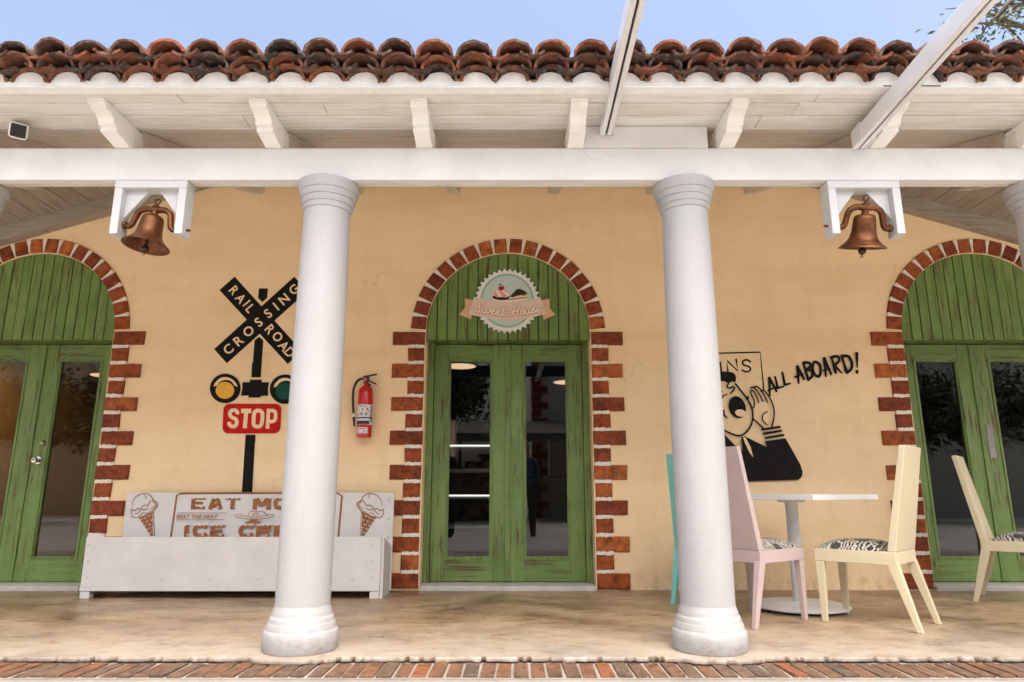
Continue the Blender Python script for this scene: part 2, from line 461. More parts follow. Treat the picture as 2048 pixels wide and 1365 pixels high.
M['glass'] = m_glass()
M['black'] = m_plain('black_wall_paint', (.010, .009, .008), .7, var=.3, scale=12, bumps=.2, spec=.15)
M['red'] = m_plain('red_wall_paint', (.56, .012, .008), .75, var=.3, scale=18, bumps=.2, spec=.2)
M['amber'] = m_plain('amber_wall_paint', (.84, .43, .065), .75, var=.1, scale=18, spec=.2)
M['dgreen'] = m_plain('deep_green_wall_paint', (.010, .075, .050), .75, var=.2, scale=18, spec=.2)
M['copper'] = m_copper()
M['darkiron'] = m_plain('dark_iron', (.05, .028, .018), .45, .6)
M['chrome'] = m_plain('brushed_chrome', (.62, .58, .52), .18, 1.0, var=.05)
M['bench'] = m_plain('cream_white_bench_paint', (.62, .605, .58), .5, var=.10, scale=4, bumps=.12)
M['carve'] = m_whitewood('brown_routed_wood', (.30, .105, .028), 0, .45)
M['yellow'] = m_plain('pale_yellow_paint', (.63, .555, .375), .4, var=.06, scale=5)
M['pink'] = m_plain('dusty_pink_paint', (.50, .395, .385), .4, var=.06, scale=5)
M['teal'] = m_plain('turquoise_paint', (.16, .48, .44), .4, var=.06, scale=5)
M['cushion'] = m_cushion()
M['tablew'] = m_plain('white_laminate', (.74, .75, .76), .3, var=.04, scale=5)
M['alu'] = m_plain('white_aluminium', (.72, .72, .72), .32, .15, var=.05, scale=3)
M['slot'] = m_plain('black_rubber', (.012, .011, .010), .6, var=.2)
M['fire'] = m_plain('red_gloss_enamel', (.52, .010, .010), .16, var=.1, scale=9, bumps=.02)
M['blackp'] = m_plain('black_plastic', (.018, .018, .018), .35, var=.2)
M['label'] = m_plain('grey_white_label', (.66, .66, .66), .4, var=.05)
M['labelt'] = m_plain('grey_print', (.30, .29, .29), .5, var=.5, scale=60)
M['redprint'] = m_plain('red_print', (.55, .10, .09), .5, var=.3, scale=60)
M['sgn1'] = m_plain('mint_sign_print', (.50, .61, .55), .45, var=.04)
M['sgn2'] = m_plain('pale_sign_rim', (.72, .75, .70), .45, var=.04)
M['sgn3'] = m_plain('sage_sign_ring', (.30, .46, .41), .45, var=.06)
M['ribbon'] = m_plain('peach_ribbon_print', (.76, .56, .46), .45, var=.05)
M['ribbon2'] = m_plain('tan_ribbon_print', (.66, .40, .24), .45, var=.06)
M['rust'] = m_plain('russet_print', (.40, .12, .045), .5, var=.1)
M['creamp'] = m_plain('cream_print', (.86, .74, .60), .45, var=.04)
M['choco'] = m_plain('chocolate_print', (.030, .012, .010), .4, var=.2)
M['pinkp'] = m_plain('pink_print', (.80, .30, .25), .45, var=.05)
M['cherry'] = m_plain('cherry_print', (.35, .008, .010), .4, var=.1)
M['sponge'] = m_plain('sponge_print', (.78, .46, .15), .45, var=.06)
M['leafp'] = m_plain('leaf_print', (.06, .14, .05), .45, var=.06)
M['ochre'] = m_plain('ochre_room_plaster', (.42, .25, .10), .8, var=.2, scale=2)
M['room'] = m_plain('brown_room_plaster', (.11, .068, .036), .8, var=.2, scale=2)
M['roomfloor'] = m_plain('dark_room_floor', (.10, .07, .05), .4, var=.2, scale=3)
M['lamp'] = m_emit('lit_lamp_diffuser', (1.0, .66, .42), .62)
M['fill_lamp'] = m_emit('fill_lamp_diffuser', (1.0, .62, .30), 28)  # for the added lamp out of view that lights the side room
M['steel'] = m_plain('dark_blue_steel', (.022, .030, .042), .4, .3)
M['stone'] = m_stone()
M['housew'] = m_plain('white_house_plaster', (.66, .62, .55), .8, var=.1, scale=1.2, bscale=40)
M['canvas'] = m_plain('grey_awning_canvas', (.13, .12, .11), .8, var=.15, scale=2)
M['bark'] = m_plain('grey_bark', (.12, .085, .06), .9, var=.4, scale=12, bumps=1, bscale=25)
def m_leaf():
    t = NT('olive_leaf'); f = t.noise(1.7, 3, .6, t.co())
    c = t.ramp(f, [(.3, (.028, .050, .016)), (.7, (.085, .115, .040))])
    return t.out(c, .55)
M['leaf'] = m_leaf()
M['denim'] = m_plain('blue_denim', (.05, .10, .17), .85, var=.25, scale=20)
M['darkcloth'] = m_plain('black_cloth', (.018, .018, .020), .85, var=.25, scale=20)
M['skin'] = m_plain('skin', (.48, .27, .18), .55, var=.05)
M['hair'] = m_plain('dark_hair', (.022, .015, .011), .6, var=.3, scale=40)

# ================================================================== SETTING
CX = -0.035                              # facade axis
ARCH = [CX - 4.16, CX, CX + 4.16]
COLX = [CX - 3.105, CX - 1.035, CX + 1.035, CX + 3.105]
COLY = -2.11; SLABY = -2.27

# ground sheet, with the brick trench left in it
g = MB(); zg = -0.045
def sheet(mb, x0, x1, y0, y1, z): mb.add([(x0, y0, z), (x1, y0, z), (x1, y1, z), (x0, y1, z)], [(0, 1, 2, 3)])
sheet(g, -400, 400, -500, 400, zg)
ground = g.build('ground', M['ground']); ground['kind'] = 'structure'

ap = MB(); sheet(ap, -9, 9, -3.9, -2.5, zg + .004)  # added ground strip, coloured darker to offset the strong light falling here
M['dimmed_ground'] = m_plain('dimmed_concrete', (.30, .275, .24), .8, var=.25, scale=3, bumps=.5, bscale=30)
dimmed_ground = ap.build('dimmed_ground_strip', M['dimmed_ground']); dimmed_ground['kind'] = 'structure'
# porch slab with a chipped front edge
n = 1100; x0, x1 = -7.5, 7.5
rows = []
def jag(x, k):
    return math.sin(x * 17.3 + k) * .3 + math.sin(x * 41.7 + k * 2) * .35 + math.sin(x * 97.1 + k * 5) * .35
v = []; f = []
for i in range(n + 1):
    x = x0 + (x1 - x0) * i / n
    e = .3 * jag(x, 1) + random.uniform(-.15, .15); e2 = .2 * jag(x * 1.7, 2.4) + random.uniform(-.2, .2)
    SB = SLABY - sum(.062 * math.exp(-((x - q) / .19) ** 4) for q in COLX)
    chip = random.random() ** 9 * .02
    v += [(x, 8.0, 0), (x, SB + .05, 0), (x, SB + .012 * e + chip, -.004 - abs(e2) * .004), (x, SB - .010 + .014 * e2 + chip * 1.3, -.022 - .006 * e), (x, SB + .02 + chip, -.043), (x, SB + .03, -.2)]
for i in range(n):
    for k in range(5):
        a = i * 6 + k; f.append((a, a + 1, a + 7, a + 6))
mb = MB().add(v, f)
floor = mb.build('porch_floor', M['floor'], smooth=30); floor['kind'] = 'structure'

# brick edging in front of the slab: every brick its own piece
pave = bpy.data.objects.new('brick_edging', None); COL.objects.link(pave); pave['kind'] = 'structure'
bed = MB().box(-7.5, 7.5, -2.545, -2.20, -.2, -.033).build('mortar_bed', M['dimmed_ground'], pave)
bmes = []
for k in range(5):
    b = MB(); w = .0335; l = .122
    pts = [(-w, -l), (w, -l), (w, l), (-w, l)]
    j = lambda: random.uniform(-.003, .003)
    lo = [(x + j(), y + j(), -.05) for x, y in pts]; hi = [(x * .96 + j(), y * .985 + j(), .004 + j() * .6) for x, y in pts]
    b.hexa(lo, hi); me = bpy.data.meshes.new('brick'); me.from_pydata(b.v, [], b.f); me.materials.append(M['paver']); bmes.append(me)
x = -5.2
while x < 5.2:
    o = inst('brick', random.choice(bmes), pave, (x, -2.412 + random.uniform(-.006, .006), -.030 + random.uniform(-.004, .004)), (random.uniform(-.02, .02), random.uniform(-.02, .02), random.uniform(-.03, .03)), (random.uniform(.95, 1.03), 1, 1))
    x += .0765 + random.uniform(-.002, .003)
# ================================================================== CAFE BUILDING
cafe = thing('cafe_building', 'cream cafe front with white columns, green arched doors and a red tile roof', 'building')
OP, SPR = .715, 2.15                     # opening half width, spring line

def arch_loop(cx, r, zs, z0, n=40):
    l = [(cx - r, z0)]
    l += [(cx - r * math.cos(math.pi * i / n), zs + r * math.sin(math.pi * i / n)) for i in range(n + 1)]
    l.append((cx + r, z0)); return l
# wall as piers + spandrel (one mesh): outline with notches for the three doorways
loop = [(-7.2, 0), (-7.2, 4.0), (7.2, 4.0), (7.2, 0)]
for c in reversed(ARCH):
    loop += list(reversed(arch_loop(c, OP, SPR, 0)))
MB().prism([loop], 0, .30).build('wall', M['wall'], cafe, smooth=30)

# ---- brick surrounds
def brickmesh(w, h, d=.05):
    me_ = []
    for k in range(4):
        b = MB(); j = lambda s=.0025: random.uniform(-s, s)
        pts = [(-w / 2, -h / 2), (w / 2, -h / 2), (w / 2, h / 2), (-w / 2, h / 2)]
        ring = lambda sx, sy, y, jit: [(x * sx + j(jit), y, z * sy + j(jit)) for x, z in pts]
        bk = ring(1, 1, .03, .001); f1 = ring(1, 1, -.012, .003); f2 = ring(1 - .014 / w, 1 - .014 / h, -.020, .002)
        b.add(bk + f1 + f2, [(3, 2, 1, 0)] + [(a + i, a + (i + 1) % 4, a + 4 + (i + 1) % 4, a + 4 + i) for a in (0, 4) for i in range(4)] + [(8, 9, 10, 11)])
        me = bpy.data.meshes.new('brick'); me.from_pydata(b.v, [], b.f)
        bm = bmesh.new(); bm.from_mesh(me); bmesh.ops.recalc_face_normals(bm, faces=bm.faces); bm.to_mesh(me); bm.free()
        me.materials.append(M['brick']); me_.append(me)
    return me_
STR, HED, VOU = brickmesh(.272, .120), brickmesh(.142, .120), brickmesh(.106, .128)
PITCH = SPR / 15
def ragged(mb, x0, x1, z, th, y):
    n = 12; top = []; bot = []
    for i in range(n + 1):
        xx = x0 + (x1 - x0) * i / n
        top.append((xx, z + th / 2 + random.uniform(-.004, .006))); bot.append((xx, z - th / 2 + random.uniform(-.006, .004)))
    mb.prism([bot + list(reversed(top))], y, .02)
for c in ARCH:
    s = part('brick_surround', cafe)
    for side in (-1, 1):
        for i in range(15):
            z = SPR - PITCH * (i + .5)
            long_ = i % 2 == 0
            w = .272 if long_ else .142
            inst('brick', random.choice(STR if long_ else HED), s, (c + side * (.724 + w / 2 + random.uniform(-.003, .004)), 0, z + random.uniform(-.002, .002)), (0, random.uniform(-.008, .008), 0), (random.uniform(.97, 1.02), 1, random.uniform(.97, 1.02)))
    for i in range(18):
        a = math.pi * (i + .5) / 18
        r = .783
        inst('brick', random.choice(VOU), s, (c - r * math.cos(a), 0, SPR + r * math.sin(a)), (0, a - math.pi / 2 + random.uniform(-.012, .012), 0), (random.uniform(.97, 1.02), 1, 1))
    mm = MB()
    for side in (-1, 1):
        for i in range(15):
            z = SPR - PITCH * i
            xs = sorted((c + side * .728, c + side * .862))
            if i: ragged(mm, xs[0], xs[1], z, .027, -.0185)
    for i in range(1, 18):
        a = math.pi * i / 18; q = []
        for rr, hw in ((.722, .005), (.78, .010), (.842, .019)):
            q.append((rr, hw))
        ca, sa = -math.cos(a), math.sin(a)
        def pt(rr, off): return (c + rr * ca + off * sa, SPR + rr * sa - off * ca)
        l = [pt(rr, -hw + random.uniform(-.002, .002)) for rr, hw in q] + [pt(rr, hw + random.uniform(-.002, .002)) for rr, hw in reversed(q)]
        mm.prism([l], -.0185, .02)
    mm.build('mortar', M['mortar'], s, kind='stuff')

# ---- tympanum planks, door frames, door leaves
DY = .20
zl0, zl1 = .042, P(1015, 690, DY)[1]
zg0, zg1 = P(930, 1114, DY)[1], P(930, 723, DY)[1]
HW = .655                                 # half width of the pair
LW = HW - .004
def make_leaf():
    """left-hand leaf in local x 0..LW (0 = hinge side)"""
    st_h, st_m = .125, .125
    d = MB()
    d2 = MB()
    a, b = st_h, LW - st_m
    d.box(0, a, DY, DY + .045, zl0, zl1); d.box(b, LW, DY, DY + .045, zl0, zl1)
    return a, b
a_, b_ = .118, LW - .128
leafmeshes = {}
def mesh_of(mb, mat, bev=None):
    me = bpy.data.meshes.new('part'); me.from_pydata(mb.v, [], mb.f)
    bm = bmesh.new(); bm.from_mesh(me); bmesh.ops.recalc_face_normals(bm, faces=bm.faces); bm.to_mesh(me); bm.free()
    me.materials.append(mat); return me
leafmeshes['stile'] = mesh_of(MB().box(0, a_, 0, .045, zl0, zl1), M['green_z'])
leafmeshes['stile_m'] = mesh_of(MB().box(b_, LW, 0, .045, zl0, zl1), M['green_z'])
leafmeshes['top_rail'] = mesh_of(MB().box(a_ + .0015, b_ - .0015, .001, .044, zg1 + .024, zl1), M['green_x'])
leafmeshes['bottom_rail'] = mesh_of(MB().box(a_ + .0015, b_ - .0015, .001, .044, zl0, zg0 - .024), M['green_x'])
bead = MB()
bx0, bx1, bz0, bz1 = a_ + .001, b_ - .001, zg0 - .023, zg1 + .023
def beadframe(mb, w, y0, y1, inset):
    i = inset
    o_ = [(bx0 + i, bz0 + i), (bx1 - i, bz0 + i), (bx1 - i, bz1 - i), (bx0 + i, bz1 - i)]
    q_ = [(bx0 + i + w, bz0 + i + w), (bx1 - i - w, bz0 + i + w), (bx1 - i - w, bz1 - i - w), (bx0 + i + w, bz1 - i - w)]
    mb.prism([o_, q_], y0, y1)
beadframe(bead, .014, -.006, .04, 0); beadframe(bead, .012, .003, .04, .0141)
leafmeshes['glazing_bead'] = mesh_of(bead, M['green_z'])
leafmeshes['pane'] = mesh_of(MB().box(a_ + .02, b_ - .02, .020, .024, zg0 - .01, zg1 + .01), M['glass'])
leafmeshes['cover_strip'] = mesh_of(MB().box(LW - .022, LW + .020, -.012, -.001, zl0 + .004, zl1 - .003), M['green_z'])
framem = MB()
for sgn in (-1, 1):
    framem.box(*sorted((sgn * (OP - .004), sgn * (HW + .004))), .165, .27, .036, zl1 + .012)
framem.box(-(OP - .004), OP - .004, .166, .269, zl1 + .013, zl1 + .06)
frame_me = mesh_of(framem, M['green_z'])
for ci, c in enumerate(ARCH):
    ty = part('tympanum', cafe)
    r = OP - .004; zb = P(1015, 680.5, .015)[1]; npl = 16; pw = 2 * r / npl
    for i in range(npl):
        xa, xb = -r + i * pw + .0038, -r + (i + 1) * pw - .0038
        top = []
        for k in range(5):
            xx = xa + (xb - xa) * k / 4
            top.append((c + xx, SPR + math.sqrt(max(r * r - xx * xx, 0))))
        dz_ = random.uniform(0, .004); fy = random.uniform(.008, .014)
        MB().prism([[(c + xa, zb + dz_), (c + xb, zb + dz_)] + list(reversed(top))], fy, .16).build('plank', M['green_z'], ty, bevel=.003, seg=1)
    MB().prism([[(c - r, zb + .012)] + [(c - r * math.cos(math.pi * i / 24), SPR + r * math.sin(math.pi * i / 24)) for i in range(25)] + [(c + r, zb + .012)]], .05, .155).build('backing_board', M['darkiron'], ty)
    inst('door_frame', frame_me, cafe, (c, 0, 0))
    MB().box(c - OP - .0, c + OP + .0, -.035, .33, -.02, .034).build('threshold', M['ground'], cafe, bevel=.008)
    for side in (-1, 1):
        lf = part('door', cafe); lf.location = (c - HW, DY, 0) if side < 0 else (c + HW, DY, 0)
        if side > 0: lf.scale = (-1, 1, 1)
        for nm, key in (('stile', 'stile'), ('stile', 'stile_m'), ('top_rail', 'top_rail'), ('bottom_rail', 'bottom_rail'), ('glazing_bead', 'glazing_bead'), ('pane', 'pane')):
            inst(nm, leafmeshes[key], lf, (0, 0, 0))
        if side < 0: inst('cover_strip', leafmeshes['cover_strip'], lf, (0, 0, 0))
        if ci == 0 and side > 0:
            # knob and deadbolt of the door with warm light behind
            for nm, px, py, sc_ in (('knob', 72, 921, 1), ('deadbolt', 82, 887, .8)):
                X, Z = P(px, py, DY - .03)
                prof = [(.004, .062), (.022, .060), (.029, .048), (.026, .036), (.013, .028), (.012, .012), (.033, .008), (.034, .0)] if nm == 'knob' else [(.003, .028), (.016, .028), (.019, .022), (.026, .012), (.029, .0)]
                kb = MB().lathe([(r_, -z_) for r_, z_ in prof], (0, 0, 0), 20, Matrix.Rotation(R(-90), 4, 'X')).build(nm, M['chrome'], None, smooth=50)
                kb.location = (X, DY - .002, Z); adopt(kb, lf)
        if ci == 2 and side > 0:
            X0, Z0 = P(1972, 848, DY); X1, Z1 = P(1984, 916, DY)
            kb = MB().box(c + .03, c + .085, DY - .005, DY - .0005, Z1, Z0).build('push_plate', M['chrome'], None); adopt(kb, lf)

# ---- columns
prof_col = [(.180, 0), (.186, .010), (.187, .070), (.183, .090), (.177, .100), (.1745, .101), (.173, .106), (.170, .124), (.165, .134), (.1625, .135), (.161, .140), (.159, .154), (.153, .164), (.1505, .165), (.149, .170), (.1475, .182), (.143, .194), (.139, .205), (.137, .214), (.1375, .5), (.1385, 1.2), (.1335, 2.0), (.129, 2.345)]
prof_cap = [(.129, 2.345), (.1335, 2.3465), (.1400, 2.368), (.1405, 2.3735), (.1375, 2.3745), (.1375, 2.3775), (.1415, 2.3785), (.1500, 2.405), (.1505, 2.4105), (.1475, 2.4115), (.1475, 2.4145), (.1515, 2.4155), (.1620, 2.444), (.1625, 2.4495), (.1595, 2.4505), (.1595, 2.4535), (.1635, 2.4545), (.1725, 2.482), (.1750, 2.496), (.1755, 2.508), (.174, 2.513)]
colme = mesh_of(MB().lathe([p for p in prof_col if p[1] >= .214], (0, 0, 0), 56, cap=False), M['colw'])
basme = mesh_of(MB().lathe([(.184, -.03)] + [p for p in prof_col if p[1] <= .214], (0, 0, 0), 56, cap=False), M['colw'])
capme = mesh_of(MB().lathe(prof_cap, (0, 0, 0), 56), M['colw'])
for me in (colme, basme, capme):
    for p in me.polygons: p.use_smooth = True
    me.set_sharp_from_angle(angle=R(38))
for x in COLX:
    cl = part('column', cafe); cl.location = (x, COLY, 0); cl.rotation_euler = (0, 0, random.uniform(0, 6))
    inst('shaft', colme, cl, (0, 0, 0)); inst('base', basme, cl, (0, 0, 0)); inst('capital', capme, cl, (0, 0, 0))

# ---- beam over the columns (two boards) and infill
ZB, ZT = 2.5135, 2.712
bm_ = part('beam', cafe)
MB().box(-6.5, 6.5, -2.20, -2.152, ZB, ZT).build('front_board', M['beam'], bm_, bevel=.004)
MB().box(-6.5, 6.5, -2.144, -2.098, ZB + .004, ZT - .004).build('rear_board', M['soffit'], bm_, bevel=.004)
MB().box(.38, 1.135, -2.198, -2.15, ZT + .0025, 2.852).build('infill_panel', M['beam'], cafe, bevel=.003)
# ---- soffit planks (flat part) and rafters' tails
ZS = 2.855
sf = part('soffit', cafe)
ys = [-2.56, -2.43, -2.30, -2.165]
for r_ in range(3):
    x = -6.5 + random.uniform(-1.5, 0)
    while x < 6.5:
        L = random.uniform(2.4, 3.9)
        MB().box(x + .001, x + L - .001, ys[r_] + .005, ys[r_ + 1] - .005, ZS + random.uniform(0, .0025), ZS + .022).build('plank', M['soffit'], sf, bevel=.004, seg=1)
        x += L
MB().box(-6.4, 6.4, -2.528, -2.17, ZS + .0225, ZS + .03).build('backing_board', M['darkiron'], sf)
SL = math.tan(R(18.9))
ce = part('porch_ceiling', cafe)
Mr = Matrix.Translation((0, -2.16, ZS)) @ Matrix.Rotation(R(18.9), 4, 'X')
k = 0; u = .0
while u < 2.4:
    MB().box(-6.5, 6.5, u - .002, u + .137, .0205, .026, Mr).build('batten', M['darkiron'], ce)
    MB().box(-6.5, 6.5, u + .005, u + .135 - .005, 0, .02, Mr).build('plank', M['soffit'], ce); u += .135
# lower end slopes of the porch ceiling, boards running front to back
for s_ in (-1, 1):
    A = R(17.2)
    def zside(ax): return 3.44 - math.tan(A) * (ax - 3.35)
    ax = 2.9
    while ax < 6.0:
        xa, xb = ax + .003, ax + .142
        yh = lambda a: min(-.03, max(-2.09, -2.16 + (zside(a) + .03 - ZS) / SL))
        lo = [(s_ * xa, yh(xa), zside(xa)), (s_ * xb, yh(xb), zside(xb)), (s_ * xb, -.002, zside(xb)), (s_ * xa, -.002, zside(xa))]
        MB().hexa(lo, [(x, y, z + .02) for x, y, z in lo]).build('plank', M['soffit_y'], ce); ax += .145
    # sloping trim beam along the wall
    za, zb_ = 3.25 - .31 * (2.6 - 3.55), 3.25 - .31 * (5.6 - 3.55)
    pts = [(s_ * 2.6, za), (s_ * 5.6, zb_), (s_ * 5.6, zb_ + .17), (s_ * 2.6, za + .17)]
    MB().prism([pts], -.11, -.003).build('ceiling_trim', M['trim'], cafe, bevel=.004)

# bracket profile in (y, z): horizontal corbel with stepped cyma front
yf = -2.49
bp = [(yf, ZS - .001), (yf, ZS - .026), (yf + .024, ZS - .030), (yf + .024, ZS - .044)]
for i in range(9):
    t = i / 8 * math.pi / 2
    bp.append((yf + .040 + .075 * math.sin(t), ZS - .046 - .046 * (1 - math.cos(t))))
bp += [(yf + .117, ZS - .096), (yf + .140, ZS - .098), (yf + .140, ZS - .122), (-2.2015, ZT + .002), (-2.10, ZT + .002), (-2.10, ZS - .001)]
for i in range(-2, 8):
    xc = -2.292 + .872 * i + .042
    o = MB().xprism(bp, xc - .045, xc + .045).build('bracket', M['bracket'], cafe, bevel=.002, seg=1)
    # the rafter going on inwards over the beam, and its fixing plate
    y0, y1 = -2.095, -.15
    lo = [(xc - .043, y0, ZT - .01), (xc + .043, y0, ZT - .01), (xc + .043, y1, ZT - .01 + SL * (y1 - y0)), (xc - .043, y1, ZT - .01 + SL * (y1 - y0))]
    MB().hexa(lo, [(x, y, ZS - .003 + SL * (y + 2.16)) for x, y, z in lo]).build('rafter', M['rafter'], cafe)
    pb = MB()
    for sg in (-1, 1):
        MB().box(*sorted((xc + sg * .0455, xc + sg * .049)), -2.19, -2.09, ZT + .006, ZS - .03).build('fixing_plate', M['bracket'], cafe)
        for (py_, pz_) in ((-2.175, .03), (-2.11, .03), (-2.175, .085), (-2.11, .085)):
            pb.sphere((xc + sg * .050, py_, ZT + pz_), .005, 8)
    pb.build('bolt_heads', M['bracket'], cafe, kind='stuff')

# fascia: white lime mortar carrying the tiles
TP = .1968; TX0 = P(98 * 1.0 + 0, 150, -2.6)[0]
tile_x0 = P(358 / 2.73 * 1.0, 150, -2.60)[0] - .0   # a tile axis measured on the eave
NT_ = 19
axes = [tile_x0 + TP * i for i in range(-9, 34)]
fl = [(-6.4, ZS - .003)]
fl = []
xs_ = [-6.4 + 12.8 * i / 500 for i in range(501)]
top = []
for xx in xs_:
    ph = ((xx - tile_x0) / TP + .5) % 1 - .5
    d = abs(ph) * TP
    h = ZS + .034 + (.054 * math.sqrt(max(0, 1 - (d / .076) ** 2)) if d < .076 else 0) + random.uniform(-.0015, .0015)
    top.append((xx, h))
MB().prism([[(-6.4, ZS - .004), (6.4, ZS - .004)] + list(reversed(top))], -2.588, -2.53).build('fascia', M['mortarw'], cafe)
MB().box(-6.4, 6.4, -2.594, -2.5885, ZS - .006, ZS + .006).build('drip_edge', M['beam'], cafe, bevel=.002)

# ---- roof tiles
roof = part('roof', cafe)
def tilemesh(cover, seed):
    rnd = random.Random(seed); b = MB(); n = 12; L = .40; th = .0135
    v = []; rings = 4
    for j in range(rings):
        t = j / (rings - 1); hw = (.0935 if cover else .072) * (1 - .14 * t); hh = (.076 if cover else .040) * (1 - .10 * t)
        for lay in (0, 1):
            for i in range(n + 1):
                a = math.pi * i / n
                if not cover: a = math.pi * (.06 + .88 * i / n)
                rx, rz = hw - lay * th, hh - lay * th
                x = -rx * math.cos(a); z = rz * math.sin(a)
                jit = (rnd.uniform(-.0024, .0024) if j == 0 else 0)
                if not cover: z = -z
                v.append((x + jit, t * L + (rnd.uniform(-.004, .006) if j == 0 else 0), z + jit))
    m = n + 1; f = []
    for j in range(rings - 1):
        for lay in (0, 1):
            for i in range(n):
                a = j * 2 * m + lay * m + i; c = a + 2 * m
                f.append((a, a + 1, c + 1, c))
        for i in (0, n):
            a = j * 2 * m + i; f.append((a, a + m, a + 3 * m, a + 2 * m))
    for j in (0, rings - 1):
        for i in range(n):
            a = j * 2 * m + i; f.append((a, a + 1, a + m + 1, a + m))
    b.add(v, f); me = mesh_of(b, M['tile'])
    for p in me.polygons: p.use_smooth = True
    me.set_sharp_from_angle(angle=R(40)); return me
TC = [tilemesh(True, i) for i in range(5)]; TPN = [tilemesh(False, i) for i in range(5)]
def lay(kind, y, z, off, rot):
    for ax in axes:
        if -4.6 < ax < 4.6:
            jx = random.uniform(-.010, .010)
            inst('tile', random.choice(TC if kind else TPN), roof, (ax + off + jx, y + random.uniform(-.018, .014), z + random.uniform(-.005, .006)), (rot + random.uniform(-.035, .035), random.uniform(-.09, .09), random.uniform(-.05, .05)), (random.uniform(.95, 1.04), 1, random.uniform(.92, 1.06)))
lay(True, -2.602, 2.884, 0, R(13))
lay(False, -2.664, 2.944, TP / 2, R(12))
lay(True, -2.672, 2.912, 0, R(12))
lay(False, -2.722, 2.981, TP / 2, R(13))
lay(True, -2.732, 2.950, 0, R(14))
# mortar crumbs in the valleys under the first course
mcr = MB()
for ax in axes:
    for q in range(4):
        mcr.sphere((ax + TP / 2 + random.uniform(-.018, .018), -2.592 + random.uniform(-.006, .004), ZS + .036 + random.uniform(-.006, .010)), random.uniform(.005, .009), 6)
M['dirt'] = m_plain('dirty_mortar', (.22, .165, .11), .9, var=.5, scale=60)
mcr.build('mortar_crumbs', M['dirt'], roof, kind='stuff')
# roof deck behind the eave and the back slope
dk = MB()
dk.add([(-6.4, -2.35, 2.99), (6.4, -2.35, 2.99), (6.4, 3.2, 4.75), (-6.4, 3.2, 4.75), (6.4, 8.2, 3.2), (-6.4, 8.2, 3.2)], [(0, 1, 2, 3), (3, 2, 4, 5)])
dk.build('deck', M['tile'], roof)
# body of the building behind the porch: room shell
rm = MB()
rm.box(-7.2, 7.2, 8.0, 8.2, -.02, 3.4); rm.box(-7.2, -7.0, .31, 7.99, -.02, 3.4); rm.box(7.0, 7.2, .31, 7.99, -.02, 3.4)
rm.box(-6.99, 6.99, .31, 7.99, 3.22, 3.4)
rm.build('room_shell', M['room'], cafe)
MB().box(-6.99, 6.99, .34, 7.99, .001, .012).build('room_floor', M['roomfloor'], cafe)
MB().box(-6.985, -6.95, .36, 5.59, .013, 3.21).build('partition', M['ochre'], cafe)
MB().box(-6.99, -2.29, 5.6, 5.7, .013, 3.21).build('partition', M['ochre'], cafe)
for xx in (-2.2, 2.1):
    MB().box(xx - .08, xx + .08, .31, 7.9, .013, 3.215).build('partition', M['room'], cafe)
